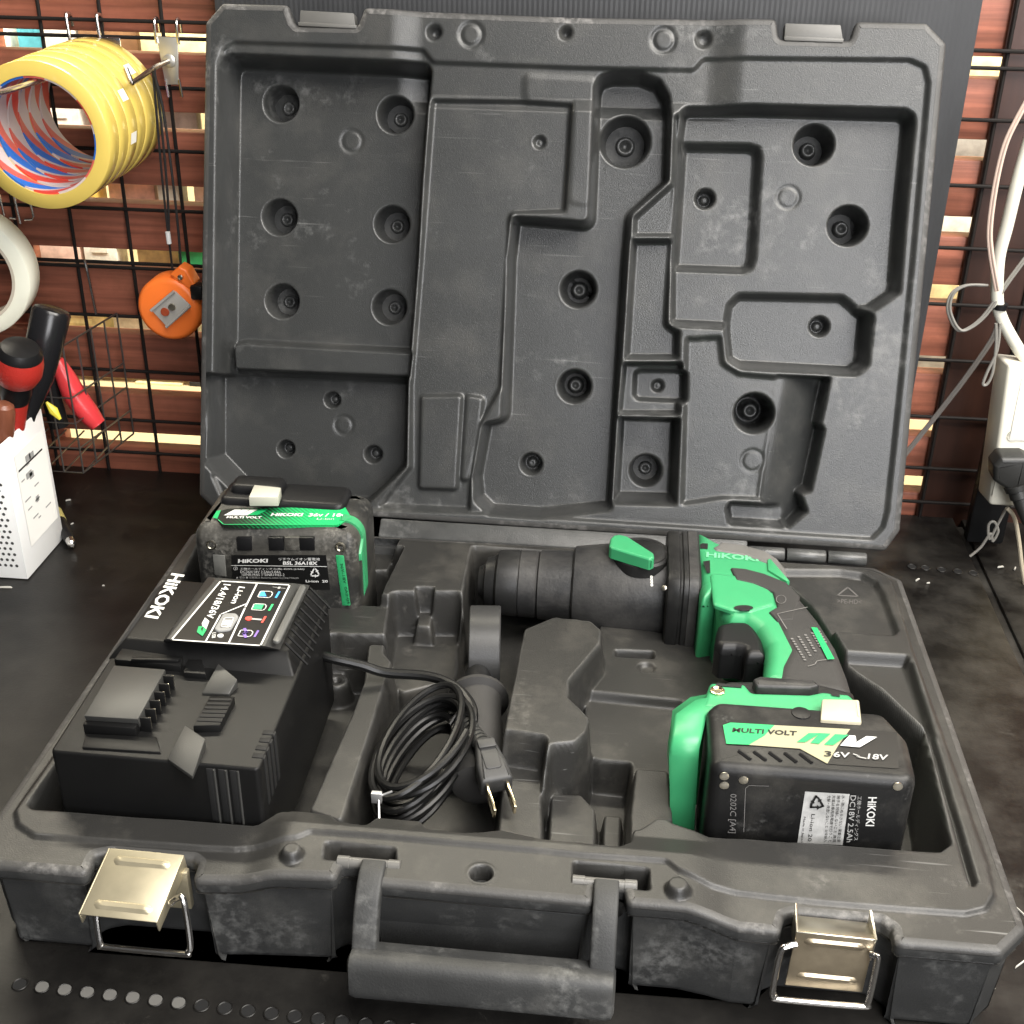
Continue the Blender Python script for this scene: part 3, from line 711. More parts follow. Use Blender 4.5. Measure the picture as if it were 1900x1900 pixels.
# ---- carry handle
hd = MB()
HY0, HZ0 = -0.0125, HB - 0.0315
hx0, hx1 = -0.0600, 0.0648
prof = []
out = fillet([(HY0 - 0.0115, HZ0 - 0.0135), (HY0 + 0.0095, HZ0 - 0.0135), (HY0 + 0.0115, HZ0 + 0.0065), (HY0 - 0.0085, HZ0 + 0.0125)], 0.007, 6)
Mx = np.array([[0, 0, 1, 0], [1, 0, 0, 0], [0, 1, 0, 0], [0, 0, 0, 1]], float)   # local (y,z,x)
hd.prism(out, [(0.0035, hx0), (0.0008, hx0 + 0.0012), (0, hx0 + 0.004), (0.0002, 0.0), (0, hx1 - 0.004), (0.0008, hx1 - 0.0012), (0.0035, hx1)], M=Mx)
handle = hd.build('handle', CASEO, case, angle=40)
for xc in (-0.0535, 0.0582):
    a = MB(); arm = [(0.0195, HB + 0.0010, .0032), (0.013, HB + 0.0006, .0036), (0.0065, HB - 0.0030, .0042), (0.0005, HB - 0.0095, .0044), (HY0 + 0.0075, HZ0 + 0.0120, .0046), (HY0 + .004, HZ0 + .003, .0048)]
    pp = smooth_path([(p[0], p[1], p[2]) for p in arm], 5); v = []; f = []; n = 20
    for i, p in enumerate(pp):
        q = pp[min(i + 1, len(pp) - 1)] - pp[max(i - 1, 0)]; t = np.array([q[0], q[1]]); t /= np.linalg.norm(t); nr = np.array([-t[1], t[0]])
        hw = 0.0060
        for k in range(n):
            c_, s_ = math.cos(2 * math.pi * k / n), math.sin(2 * math.pi * k / n)
            cx_ = math.copysign(abs(c_) ** .28, c_) * hw; sy_ = math.copysign(abs(s_) ** .28, s_) * p[2]
            v.append((xc + cx_, p[0] + nr[0] * sy_, p[1] + nr[1] * sy_))
    for i in range(len(pp) - 1):
        for k in range(n): f.append((i * n + k, i * n + (k + 1) % n, (i + 1) * n + (k + 1) % n, (i + 1) * n + k))
    f += [tuple(range(n))[::-1], tuple((len(pp) - 1) * n + k for k in range(n))]
    a.add(v, f); a.build('handle_arm', CASEO, handle, angle=50)
    m_ = MB(); xl = xc - 0.0165 + (-0.002 if xc < 0 else 0.0); w_ = 0.031
    m_.lathe((xl, 0.0205, HB + 0.0002), (1, 0, 0), [(0, 0.0026), (0.0004, 0.0031), (0.006, 0.0031), (0.0062, 0.0027), (w_ - 0.006, 0.0027), (w_ - 0.0058, 0.0031), (w_ - 0.0004, 0.0031), (w_, 0.0026)], 14)
    m_.build('pivot_pin', mat('pin_nylon', (0.11, 0.107, 0.10), 0.3), handle)

# ---- draw latches
def sheet(corners, th, bev=0.0004):
    c = [np.array(p, float) for p in corners]; n = np.cross(c[1] - c[0], c[3] - c[0]); n /= np.linalg.norm(n)
    mb = MB(); mb.hexa([p - n * th for p in c], c, bev); return mb, n
def rib_on(c, u0, u1, v0, hw, n, parent, m, name='pressed_rib'):
    c = [np.array(p, float) for p in c]
    def P(u, v): return (c[0] * (1 - u) + c[1] * u) * (1 - v) + (c[3] * (1 - u) + c[2] * u) * v
    a, b = P(u0, v0), P(u1, v0); mb = MB()
    k = 10; pts = [a + (b - a) * i / k for i in range(k + 1)]
    rr = [hw * (0.45 if i in (0, k) else 1) for i in range(k + 1)]
    mb.tube([p - n * hw * 0.68 for p in pts], rr, 10); return mb.build(name, m, parent)
def wire(pts, r, parent, name, m=CHROME):
    mb = MB(); mb.tube(pts, r, 10); return mb.build(name, m, parent)
# left latch: lever swung up and outwards
cl = [(-0.1838, 0.0165, HB + 0.0005), (-0.1465, 0.0160, HB + 0.0005), (-0.1510, -0.0140, HB - 0.0140), (-0.1885, -0.0140, HB - 0.0130)]
mb, n = sheet([cl[3], cl[2], cl[1], cl[0]], 0.0010)
latL = mb.build('latch', STEELB, case); latL['label'] = 'left draw latch with its lever plate swung out'
c4 = [cl[0], cl[1], cl[2], cl[3]]; n2 = np.array(n)
rib_on(c4, 0.08, 0.92, 0.17, 0.0034, n2, latL, STEELB); rib_on(c4, 0.08, 0.92, 0.83, 0.0034, n2, latL, STEELB)
for (pa, pb) in ((cl[1], cl[2]), (cl[0], cl[3])):
    pa = np.array(pa); pb = np.array(pb); dn = np.array([0, 0.002, -0.010])
    mb, _ = sheet([pa, pb, pb + dn * 0.75, pa + dn], 0.0009); mb.build('side_flange', STEELB, latL)
wl = [aty(316, 1676, -0.004), aty(330, 1666, -0.004), aty(341, 1672, -0.006), aty(353, 1750, -0.012), aty(348, 1766, -0.013), aty(338, 1770, -0.013), aty(197, 1757, -0.013), aty(186, 1750, -0.013), aty(179, 1705, -0.008), aty(177, 1680, -0.004)]
wire(smooth_path(wl, 5), 0.0015, latL, 'wire_loop')
mb = MB(); mb.box((-0.1650, 0.0145, HB - 0.020), (0.040, 0.004, 0.024), 0.0006); mb.build('mounting_plate', STEELB, latL)
# right latch: lever hanging down
yr = -0.0005
cr = [aty(1478, 1728, yr), aty(1624, 1743, yr), aty(1600, 1842, yr - 0.003), aty(1456, 1828, yr - 0.003)]
mb, n = sheet([cr[3], cr[2], cr[1], cr[0]], 0.0010)
latR = mb.build('latch', STEELR, case); latR['label'] = 'right draw latch with its lever plate hanging down'
rib_on(cr, 0.08, 0.94, 0.17, 0.0030, n, latR, STEELR); rib_on(cr, 0.08, 0.94, 0.80, 0.0030, n, latR, STEELR)
top = [np.array(cr[0]), np.array(cr[1])]
bk_ = [top[0] + np.array([0.0006, 0.0150, 0.0010]), top[1] + np.array([-0.0006, 0.0150, 0.0010])]
mb, _ = sheet([top[0], top[1], bk_[1] + np.array([0, 0, -0.006]), bk_[0] + np.array([0, 0, -0.006])], 0.0009); mb.build('lever_top', STEEL, latR)
for s_, q in ((0, 0), (1, 1)):
    a = top[s_]; b = bk_[s_]
    mb, _ = sheet([a, b, b + np.array([0, 0, -0.014]), a + np.array([0, 0.002, -0.016])], 0.0009); mb.build('side_flange', STEEL, latR)
    mb, _ = sheet([a + np.array([0, -0.0003, 0.0]), b + np.array([0, 0, 0.0016]), b, a], 0.0009); mb.build('side_ear', STEEL, latR)
wr = [aty(1478, 1752, -0.003), aty(1462, 1756, -0.004), aty(1448, 1768, -0.005), aty(1434, 1838, -0.007), aty(1438, 1848, -0.007), aty(1448, 1854, -0.007), aty(1598, 1867, -0.007), aty(1608, 1862, -0.007), aty(1613, 1852, -0.007), aty(1628, 1782, -0.005), aty(1624, 1774, -0.004), aty(1614, 1771, -0.003)]
wire(smooth_path(wr, 5), 0.0015, latR, 'wire_loop')
# ================================================================== CHARGER
def Fp(x, y): return (80 + x * .30526, 1040 + y * .30526)
def Gp(x, y): return (1060 + x * .34737, 960 + y * .34737)
def Hp(x, y): return (1200 + x * .31579, 1220 + y * .31579)
def Ep(x, y): return (600 + x * .34737, 960 + y * .34737)
def Sp(x, y): return (360 + x * .21053, 860 + y * .21053)
def zz(v): return v + HB
chg = thing('battery_charger', 'black battery charger with icon panel in the front left of the tray', 'charger', (-0.17, 0.125, HB - 0.046))
ZD = 0.032
d_out = fillet([(-0.2225, 0.0470), (-0.1165, 0.0455), (-0.1150, 0.0480), (-0.1168, 0.2040), (-0.2258, 0.2055)], [0.003, 0.008, 0.008, 0.006, 0.006], 5)
mb = MB(); mb.prism(d_out, rtop(zz(-0.0435), zz(ZD), 0.0014, seg=3, rb=0.004))
mb.build('body', CHG, chg, angle=40)
# raised rear housing
mb = MB()
mb.hexa([(-0.2254, 0.1275, zz(ZD - .001)), (-0.1172, 0.1225, zz(ZD - .001)), (-0.1180, 0.2035, zz(ZD - .001)), (-0.2254, 0.2045, zz(ZD - .001))],
        [(-0.2170, 0.1370, zz(.0405)), (-0.1240, 0.1350, zz(.0405)), (-0.1250, 0.2000, zz(.0405)), (-0.2160, 0.2010, zz(.0405))], 0.0012)
mb.build('rear_housing', CHG, chg)
ZP = 0.0482
q = [atz(*Fp(x, y), ZP - .0005) for x, y in ((750, 478), (1345, 522), (1525, 140), (1050, 112))]
low = [atz(*Fp(x, y), .0400) for x, y in ((728, 490), (1445, 545), (1625, 150), (1000, 100))]
top = [(p[0], p[1], zz(ZP - .0003)) for p in q]
mb = MB(); mb.hexa([(p[0], p[1], zz(.0400)) for p in low], top, 0.0006); mb.build('panel_housing', CHGL, chg)
pp = plane_z(ZP)
print_poly([Fp(782, 484), Fp(1322, 520), Fp(1500, 148), Fp(1078, 126)], pp, BLACKP, chg, d=0.0001, name='panel_sheet')
WL = 0.0010
print_line([Fp(782, 484), Fp(1322, 520), Fp(1500, 152), Fp(1080, 128)], pp, WL, WHITEP, chg, closed=True)
print_line([Fp(1300, 145), Fp(1228, 290), Fp(1130, 502)], pp, WL, WHITEP, chg)
print_line([Fp(1232, 268), Fp(1080, 330), Fp(990, 492)], pp, WL * 0.9, WHITEP, chg)
print_text('14.4/18/36V', Fp(1098, 146), Fp(988, 352), Fp(1143, 150), pp, WHITEP, chg, 0.02)
print_text('Li-ion', Fp(1190, 160), Fp(1140, 262), Fp(1228, 166), pp, WHITEP, chg, 0.02)
print_poly([Fp(965, 385), Fp(985, 350), Fp(1010, 372), Fp(1000, 400), Fp(990, 425), Fp(972, 420)], pp, WHITEP, chg, d=.0004)
print_poly([Fp(935, 440), Fp(945, 405), Fp(975, 405), Fp(995, 425), Fp(970, 465), Fp(955, 455)], pp, GREENP, chg, d=.0006)
print_poly([Fp(960, 420), Fp(975, 405), Fp(968, 440)], pp, BLACKP, chg, d=.0007)
# USB button and dot
m_ = MB(); us = pxy([Fp(1040, 425), Fp(1095, 330), Fp(1175, 330), Fp(1190, 350), Fp(1140, 430), Fp(1060, 440)], ZP)
m_.prism(fillet(us, 0.003, 4), rtop(zz(ZP), zz(ZP + .0014), .0008)); m_.build('usb_button', mat('soft_grey', (0.22, 0.22, 0.215), 0.55), chg)
pu = plane_z(ZP + .0014)
print_line([Fp(1082, 405), Fp(1105, 350), Fp(1160, 350), Fp(1135, 408)], pu, .0006, WHITEP, chg, closed=True)
print_poly([Fp(1095, 395), Fp(1108, 365), Fp(1145, 368), Fp(1130, 398)], pu, WHITEP, chg)
print_text('USB', Fp(1030, 440), Fp(1025, 475), Fp(1052, 440), pp, WHITEP, chg, .01)
m_ = MB(); c = atz(*Fp(1078, 460), ZP); m_.lathe(c, (0, 0, 1), [(0, .0017), (.0006, .0017), (.0008, .0013)], 16); m_.build('indicator_dot', WHITEP, chg)
# battery symbols with their colour bars
BLUE = mat('blue_print', (0.05, 0.35, 0.85), .5); RED = mat('red_print', (0.75, 0.07, 0.05), .5); VIO = mat('violet_print', (0.20, 0.12, 0.45), .5)
for i, (cx, cy, cm) in enumerate(((1350, 207, BLUE), (1312, 284, mat('bright_green_print', (.03, .62, .16), .5)), (1272, 358, RED), (1230, 444, VIO))):
    if i < 2 or i == 3:
        w_ = 46
        print_line([Fp(cx - w_, cy + 18), Fp(cx - w_ + 18, cy - 18), Fp(cx + w_ - 12, cy - 16), Fp(cx + w_, cy - 6), Fp(cx + w_ - 8, cy + 12), Fp(cx + w_ - 22, cy + 22)], pp, .00055, WHITEP, chg, closed=True)
        if i == 0: print_poly([Fp(cx - 40, cy + 14), Fp(cx - 24, cy - 14), Fp(cx - 5, cy - 14), Fp(cx + 8, cy + 16)], pp, cm, chg, d=.0006)
        elif i == 1: print_poly([Fp(cx - 40, cy + 14), Fp(cx - 24, cy - 14), Fp(cx + 30, cy - 12), Fp(cx + 16, cy + 17)], pp, cm, chg, d=.0006)
        else: print_line([Fp(cx - 4, cy - 22), Fp(cx + 6, cy - 4), Fp(cx - 8, cy + 6), Fp(cx + 2, cy + 26)], pp, .0016, cm, chg, d=.0007)
    else:
        m2 = MB(); m2.lathe(atz(*Fp(cx - 22, cy - 2), ZP), (0, 0, 1), [(.0002, .0020), (.0006, .0020)], 14); m2.build('heat_symbol', RED, chg)
        print_line([Fp(cx - 22, cy - 2), Fp(cx + 48, cy + 4)], pp, .0016, GREYP, chg)
    print_line([Fp(cx + 85 - i * 3, cy - 12), Fp(cx + 66 - i * 3, cy + 20)], pp, .0012, cm, chg)
print_text('+', Fp(1392, 170), Fp(1470, 180), Fp(1400, 158), pp, GREYP, chg)
# light bar
lb = pxy([Fp(1392, 490), Fp(1420, 500), Fp(1440, 490), Fp(1598, 165), Fp(1585, 150), Fp(1560, 155)], ZP)
m_ = MB(); m_.prism(fillet(lb, .002, 3), rtop(zz(ZP - .001), zz(ZP + .0008), .0008)); m_.build('indicator_bar', mat('smoke_lens', (0.10, 0.10, 0.095), .25), chg)
# ribs on the right shoulder
for k in range(9):
    t = k / 8
    a = np.array(atz(*Fp(1470 + 150 * t, 500 - 335 * t), .0478)); b = a + np.array([0.0115, 0.0, -0.0135])
    m_ = MB(); m_.tube([a, b], 0.0008, 6); m_.build('shoulder_rib', CHG, chg)
print_text('HiKOKI', Fp(782, 78), Fp(614, 345), Fp(862, 90), plane_z(.0405), WHITEP, chg, .03, d=.0003)
# contact block with its fins
zb = ZD + .0095
top = pxy([(Fp(245, 945)), Fp(575, 965), Fp(745, 660), Fp(430, 635)], zb)
m_ = MB(); m_.hexa([(x, y + (.0035 if i < 2 else 0), zz(ZD - .001)) for i, (x, y) in enumerate(top)], [(x, y, zz(zb)) for x, y in top], .0007)
cb = m_.build('contact_block', CHGL, chg)
a, b = np.array(top[1]), np.array(top[2])
for k in range(6):
    p = a + (b - a) * (k + .4) / 6
    m_ = MB(); m_.box((p[0] + .0022, p[1], zz(ZD + .0042)), (.0062, .0013, .0088), .0004); m_.build('contact_fin', CHG, cb)
    m_ = MB(); m_.box((p[0] + .0046, p[1] + .0008, zz(ZD + .0048)), (.0012, .0005, .0070), .0001); m_.build('contact_blade', STEEL, cb)
m_ = MB(); c0 = (np.array(top[0]) + np.array(top[1])) / 2
m_.box((c0[0] - .0005, c0[1] + .0005, zz(ZD + .0028)), (abs(top[1][0] - top[0][0]) * .98, .006, .006), .0006); m_.build('block_step', CHG, cb)
# deck trays, guide ramps, vent block
def slab(pts, z0, z1, m, name, bev=.0006, parent=chg, shrink=0.0):
    t4 = [(*atz(*q, z1)[:2], zz(z1)) for q in pts]; b4 = [(*atz(*q, z1)[:2], zz(z0)) for q in pts]
    m_ = MB(); m_.hexa(b4, t4, bev); return m_.build(name, m, parent)
slab([Fp(235, 1135), Fp(715, 1165), Fp(690, 1070), Fp(260, 1050)], ZD - .001, ZD + .0012, CHG, 'deck_step')
def ramp(bl, br, tr, tl, zlo, zhi, name='guide_ramp'):
    P = [np.array(atz(*bl, zlo)), np.array(atz(*br, zlo)), np.array(atz(*tr, zhi)), np.array(atz(*tl, zhi))]
    lo = [np.array([p[0], p[1], zz(ZD - .001)]) for p in P]
    m_ = MB(); m_.hexa(lo, P, .0004); return m_.build(name, CHGL, chg)
ramp(Fp(965, 805), Fp(1130, 812), Fp(1180, 722), Fp(1065, 625), ZD + .0012, ZD + .0055)
ramp(Fp(755, 1205), Fp(908, 1312), Fp(985, 1082), Fp(862, 1000), ZD + .0012, ZD + .0050)
vb = slab([Fp(910, 1005), Fp(1075, 1000), Fp(1165, 825), Fp(1015, 820)], ZD - .001, ZD + .0045, CHG, 'vent_block')
for k in range(6):
    t = (k + .5) / 6
    slab([Fp(928 + 92 * t, 978 - 150 * t + 8), Fp(1080 + 70 * t, 985 - 155 * t + 8), Fp(1080 + 70 * t, 985 - 155 * t - 5), Fp(928 + 92 * t, 978 - 150 * t - 5)], ZD + .0043, ZD + .0049, DARK, 'vent_slot_shade', .0, parent=vb)  # thin dark bars painted for the shade in the vent
sl = slab([Fp(430, 600), Fp(835, 640), Fp(850, 585), Fp(480, 530)], ZD - .001, ZD + .0042, CHG, 'rail_block')
slab([Fp(530, 600), Fp(820, 606), Fp(835, 590), Fp(545, 580)], ZD + .004, ZD + .0062, CHG, 'rail_ridge', parent=sl)
slab([Fp(850, 680), Fp(990, 690), Fp(965, 600), Fp(880, 600)], ZD - .001, ZD + .0036, CHG, 'rail_end', parent=sl)
# vents at the front right corner: dark boxes painted as slot shade, between raised lips
for k in range(3):
    xx = -0.1405 + 0.0060 * k
    m_ = MB(); m_.box((xx, 0.0461, zz(.013)), (.0036, .0016, .034), .0003); m_.build('front_vent', DARK, chg)
    m_ = MB(); m_.tube([(xx + .0025, 0.0452, zz(-.004)), (xx + .0025, 0.0452, zz(.030))], .0007, 6); m_.build('vent_lip', CHGL, chg)
for k in range(4):
    yy = 0.0555 + 0.0062 * k
    m_ = MB(); m_.box((-0.1158, yy, zz(.017)), (.0022, .0034, .030), .0003); m_.build('side_vent', DARK, chg)
    m_ = MB(); m_.box((-0.1185, yy, zz(ZD - .0002)), (.0056, .0034, .0014), .0003); m_.build('side_vent', DARK, chg)
# ---- power cord: lead, coil, plug
CORD = mat('cord_rubber', (0.006, 0.006, 0.006), 0.36, spec=.35)
lead = [atz(590, 1208, .004), atz(606, 1219, .006), atz(669, 1234, .001), atz(715, 1248, -.004), atz(795, 1255, -.005), atz(843, 1273, -.006), atz(872, 1304, -.007), atz(878, 1335, -.010), atz(868, 1352, -.014)]
m_ = MB(); m_.tube(smooth_path(lead, 8), .0030, 10); cord = m_.build('power_cord', CORD, chg)
cc = np.array(atz(782, 1402, -.020))
random.seed(11)
path = []
turns = 12
for i in range(turns * 40 + 1):
    a = 2 * math.pi * i / 40; k = i / 40
    sx = 0.0172 + 0.0028 * math.sin(k * 2.1) + 0.0006 * k; sy = 0.0400 + 0.0034 * math.cos(k * 1.7)
    u = sx * math.cos(a); w = sy * math.sin(a)
    th = -0.20
    X = u * math.cos(th) - w * math.sin(th); Y = u * math.sin(th) + w * math.cos(th)
    z = -0.038 + 0.0027 * k + 0.0055 * math.sin(a) + u * 0.30
    path.append((cc[0] + X + .0022 * math.sin(k * 3.3), cc[1] + Y + .003 * math.sin(k * 2.2 + 1), zz(max(z, -0.043))))
m_ = MB(); m_.tube(path, .0021, 8); m_.build('cord_coil', CORD, cord)
# coil ties
TIE = mat('tie_silver', (0.5, 0.5, 0.5), .35, metal=.7)
t0 = np.array(atz(699, 1479, -.008))
m_ = MB(); m_.box(t0, (.0055, .003, .0065), .0004); tie = m_.build('twist_tie', TIE, cord)
m_ = MB(); m_.tube([t0, t0 + [.008, .002, .003]], .0006, 6); m_.tube([t0 + [0.001, 0, 0], t0 + [.003, -.010, -.008]], .0006, 6); m_.build('tie_end', TIE, tie)
lp_ = [atz(835, 1345, -.010), atz(850, 1324, -.006), atz(868, 1328, -.004), atz(880, 1345, -.008), atz(872, 1362, -.016)]
m_ = MB(); m_.tube(smooth_path(lp_, 6), .0013, 8); m_.build('strap_tie', CORD, cord)
# plug
pa = np.array(atz(868, 1346, -.008)); pb = np.array(atz(900, 1388, -.006)); pc = np.array(atz(922, 1459, -.012))
ax = (pb - pa) / np.linalg.norm(pb - pa); Ls = np.linalg.norm(pb - pa)
prof = [(-.006, .003)]
for k in range(7): prof += [(Ls * k / 7, .0050), (Ls * (k + .55) / 7, .0050), (Ls * (k + .56) / 7, .0040), (Ls * (k + .98) / 7, .0040)]
m_ = MB(); m_.lathe(pa, ax, prof, 14); plug = m_.build('plug', CHGL, chg); 
PLM = mat('plug_rubber', (0.030, 0.030, 0.030), .5)
ax = (pc - pb); Lb = np.linalg.norm(ax); ax /= Lb
sd_ = np.cross(ax, [0, 0, 1]); sd_ /= np.linalg.norm(sd_); upv = np.cross(sd_, ax)
Mp = np.eye(4); Mp[:3, 0] = sd_; Mp[:3, 1] = ax; Mp[:3, 2] = upv; Mp[:3, 3] = pb
m_ = MB(); m_.prism(fillet([(-.0050, -.004), (.0050, -.004), (.0085, Lb * .55), (.0090, Lb), (-.0090, Lb), (-.0085, Lb * .55)], .0015, 3), rtop(-.0065, .0060, .0025, seg=3, rb=.002), M=Mp); m_.build('plug_body', PLM, plug)
m_ = MB(); m_.box((0, .002, .0045), (.010, .006, .006), .0008, M=Mp); m_.build('plug_collar', PLM, plug)
m_ = MB(); m_.prism(rrect(-.0045, Lb * .3, .0045, Lb * .72, .002), rtop(.0055, .0066, .0005), M=Mp); m_.build('thumb_pad', PLM, plug)
BRASS = mat('plug_brass', (0.72, 0.62, 0.42), .22, metal=1.0)
for s_ in (-.0056, .0056):
    m_ = MB(); m_.box((s_, Lb + .0085, 0), (.0016, .017, .0066), .0004, M=Mp); m_.build('prong', BRASS, plug)

# ================================================================== SPARE BATTERY
bat = thing('battery_pack', 'grimy spare battery pack with green and black top strip standing behind the charger', 'battery', (-0.166, 0.29, HB - 0.044))
GRIME = mat('grimy_black_plastic', (0.016, 0.016, 0.015), .5, bump=.3, bscale=600, var=.2, dirt=.8, dirtcol=(.085, .080, .068), dlo=.44, dhi=.70, scuff=.6, scuffcol=(.24, .23, .205), sscale=40, slo=.5, shi=.7)
yF = 0.2580
m_ = MB(); m_.prism(fillet([(-.2195, yF + .004), (-.2150, yF), (-.1165, yF), (-.1120, yF + .004), (-.1120, .318), (-.2195, .318)], .006, 5), rtop(zz(-.043), zz(.0470), .0105, .0125, 6, rb=.003))
m_.build('body', GRIME, bat, angle=40)
m_ = MB(); m_.prism(rrect(-.2110, .2880, -.1260, .3180, .007), rtop(zz(.040), zz(.0515), .004, seg=4)); m_.build('rail_cap', BLACK, bat)
m_ = MB(); m_.prism(rrect(-.206, .2965, -.170, .316, .006), rtop(zz(.050), zz(.0570), .004, seg=4)); m_.build('button_housing', BLACK, bat)
BUT = mat('button_grey', (.40, .39, .33), .45, var=.05)
bq = [atz(*Sp(x, y), .0600) for x, y in ((480, 295), (740, 295), (768, 210), (530, 185))]
m_ = MB(); m_.hexa([(p[0], p[1], zz(.053)) for p in bq], bq, .0008); m_.build('release_button', BUT, bat)
# top strip: printed fade from black to green
gm = bpy.data.materials.new('top_strip_print'); gm.use_nodes = True; nt = gm.node_tree
ge = nt.nodes.new('ShaderNodeNewGeometry'); sx = nt.nodes.new('ShaderNodeSeparateXYZ'); mr = nt.nodes.new('ShaderNodeMapRange'); wv = nt.nodes.new('ShaderNodeTexWave'); mxn = nt.nodes.new('ShaderNodeMix'); mxn.data_type = 'RGBA'
nt.links.new(ge.outputs['Position'], sx.inputs[0]); nt.links.new(sx.outputs[0], mr.inputs[0]); mr.inputs[1].default_value = -.198; mr.inputs[2].default_value = -.128
wv.inputs['Scale'].default_value = 190; wv.bands_direction = 'DIAGONAL'; nt.links.new(ge.outputs['Position'], wv.inputs['Vector'])
ad = nt.nodes.new('ShaderNodeMath'); ad.operation = 'MULTIPLY_ADD'; nt.links.new(wv.outputs['Fac'], ad.inputs[0]); ad.inputs[1].default_value = .35; nt.links.new(mr.outputs[0], ad.inputs[2])
mr2 = nt.nodes.new('ShaderNodeMapRange'); nt.links.new(ad.outputs[0], mr2.inputs[0]); mr2.inputs[1].default_value = .35; mr2.inputs[2].default_value = .95
nt.links.new(mr2.outputs[0], mxn.inputs[0]); mxn.inputs[6].default_value = (.008, .010, .008, 1); mxn.inputs[7].default_value = (.014, .40, .12, 1)
nt.links.new(mxn.outputs[2], nt.nodes['Principled BSDF'].inputs['Base Color']); nt.nodes['Principled BSDF'].inputs['Roughness'].default_value = .35
pt = plane_z(.0480)
stp = [Sp(205, 490), Sp(262, 540), Sp(1265, 545), Sp(1385, 470), Sp(1330, 378), Sp(300, 395), Sp(235, 415)]
P = pxy(stp, .0480); m_ = MB(); m_.prism(P, [(0, zz(.0455)), (0, zz(.0477)), (.0003, zz(.0480))]); m_.build('top_strip', gm, bat, angle=30)
print_line([Sp(215, 500), Sp(262, 541), Sp(1265, 546), Sp(1375, 485)], pt, .0007, GREENP, bat)
print_poly([Sp(165, 480), Sp(205, 490), Sp(238, 415), Sp(200, 420)], pt, GREENP, bat)
def mv_logo(o, ux, vy, pl, parent, cw, cg):
    """slanted zig-zag letters; o lower left, ux width vector, vy height vector in pixels"""
    def q(u, v): return (o[0] + ux[0] * u + vy[0] * v, o[1] + ux[1] * u + vy[1] * v)
    for k, (u0, m) in enumerate(((0.0, cw), (0.18, cw), (0.36, cw), (0.54, cg))):
        print_poly([q(u0, 0), q(u0 + .16, 0), q(u0 + .40, 1), q(u0 + .24, 1)], pl, m, parent, d=.0005)
    print_poly([q(.60, 0), q(.76, 0), q(1.0, 1), q(.84, 1)], pl, cg, parent, d=.0006)
    print_poly([q(.54, 0), q(.76, 0), q(.82, .25), q(.60, .25)], pl, cg, parent, d=.0007)
mv_logo(Sp(262, 462), (Sp(655, 470)[0] - Sp(262, 462)[0], 0), (0, -10.5), pt, bat, WHITEP, GREENP)
print_text('MULTI VOLT', Sp(285, 487), Sp(592, 489), Sp(293, 468), pt, WHITEP, bat, .03)
print_text('HiKOKI', Sp(672, 468), Sp(950, 470), Sp(690, 440), pt, WHITEP, bat, .04)
print_text('36v / 18v', Sp(1005, 472), Sp(1335, 474), Sp(1018, 442), pt, WHITEP, bat, .03)
print_text('Li-ion', Sp(1080, 500), Sp(1232, 500), Sp(1088, 484), pt, WHITEP, bat, .0)
# green edging down the right end
edge = [(-.1245, .0487)] + [(-.1120 - .0105 * (1 - math.cos(a)) + .0014 * math.cos(a), .0345 + .0125 * math.sin(a) + .0014 * math.sin(a)) for a in (1.45, 1.2, .95, .7, .45, .2, 0)] + [(-.1106, -.0030), (-.1112, -.0060), (-.1160, -.0200)]
v = []; f = []
for i, (ex, ez) in enumerate(edge):
    for (yy, dx) in ((.2740, 0), (.2820, 0), (.2820, -.006), (.2740, -.006)): v.append((ex + dx, yy, zz(ez) + (0 if dx == 0 else -.003)))
for i in range(len(edge) - 1):
    for k in range(4): f.append((i * 4 + k, i * 4 + (k + 1) % 4, (i + 1) * 4 + (k + 1) % 4, (i + 1) * 4 + k))
f += [(3, 2, 1, 0), tuple(4 * (len(edge) - 1) + k for k in range(4))]
mesh_obj('end_trim', v, f, GREEN, bat, smooth=False)
m_ = MB(); m_.hexa([(-.1135, .2640, zz(.024)), (-.1100, .2660, zz(.024)), (-.1100, .2745, zz(.030)), (-.1135, .2745, zz(.030))], [(-.1135, .2640, zz(.029)), (-.1105, .2660, zz(.029)), (-.1105, .2745, zz(.036)), (-.1135, .2745, zz(.036))], .0003); m_.build('end_trim_tab', GREEN, bat)
# front face
pf = plane_y(yF)
for k, x0 in enumerate((378, 530, 660, 800, 930, 1060)):
    if k % 2 == 0 or k == 3:
        a4 = [aty(*Sp(x, y), yF - .0008) for x, y in ((x0, 770), (x0 + 135, 770), (x0 + 125, 655), (x0 - 8, 655))]
        m_ = MB(); m_.hexa([p + np.array([0, .003, 0]) for p in a4][::-1], a4[::-1], .0006); m_.build('finger_pad', BLACK if k % 2 == 0 else GRIME, bat)
for (x, y) in ((1290, 735), (155, 715)):
    m_ = MB(); m_.lathe(aty(*Sp(x, y), yF + .0006), (0, -1, 0), [(0, .0034), (.0008, .0034), (.0010, .0026), (.0002, .0018), (.0002, .0004)], 16); m_.build('case_screw', STEEL, bat)
lab = [Sp(330, 805), Sp(1165, 805), Sp(1200, 1110), Sp(345, 1100)]
print_poly(lab, pf, BLACKP, bat, d=.0004, name='rating_label')
print_text('HiKOKI', Sp(390, 872), Sp(652, 868), Sp(392, 838), pf, WHITEP, bat, .04, d=.0008)
print_text('リチウムイオン蓄電池', Sp(752, 850), Sp(1112, 850), Sp(750, 825), pf, WHITEP, bat, 0, d=.0008)
print_text('BSL 36A18X', Sp(786, 888), Sp(1090, 890), Sp(788, 856), pf, WHITEP, bat, .035, d=.0008)
print_line([Sp(335, 893), Sp(1170, 903)], pf, .0004, WHITEP, bat, d=.0008)
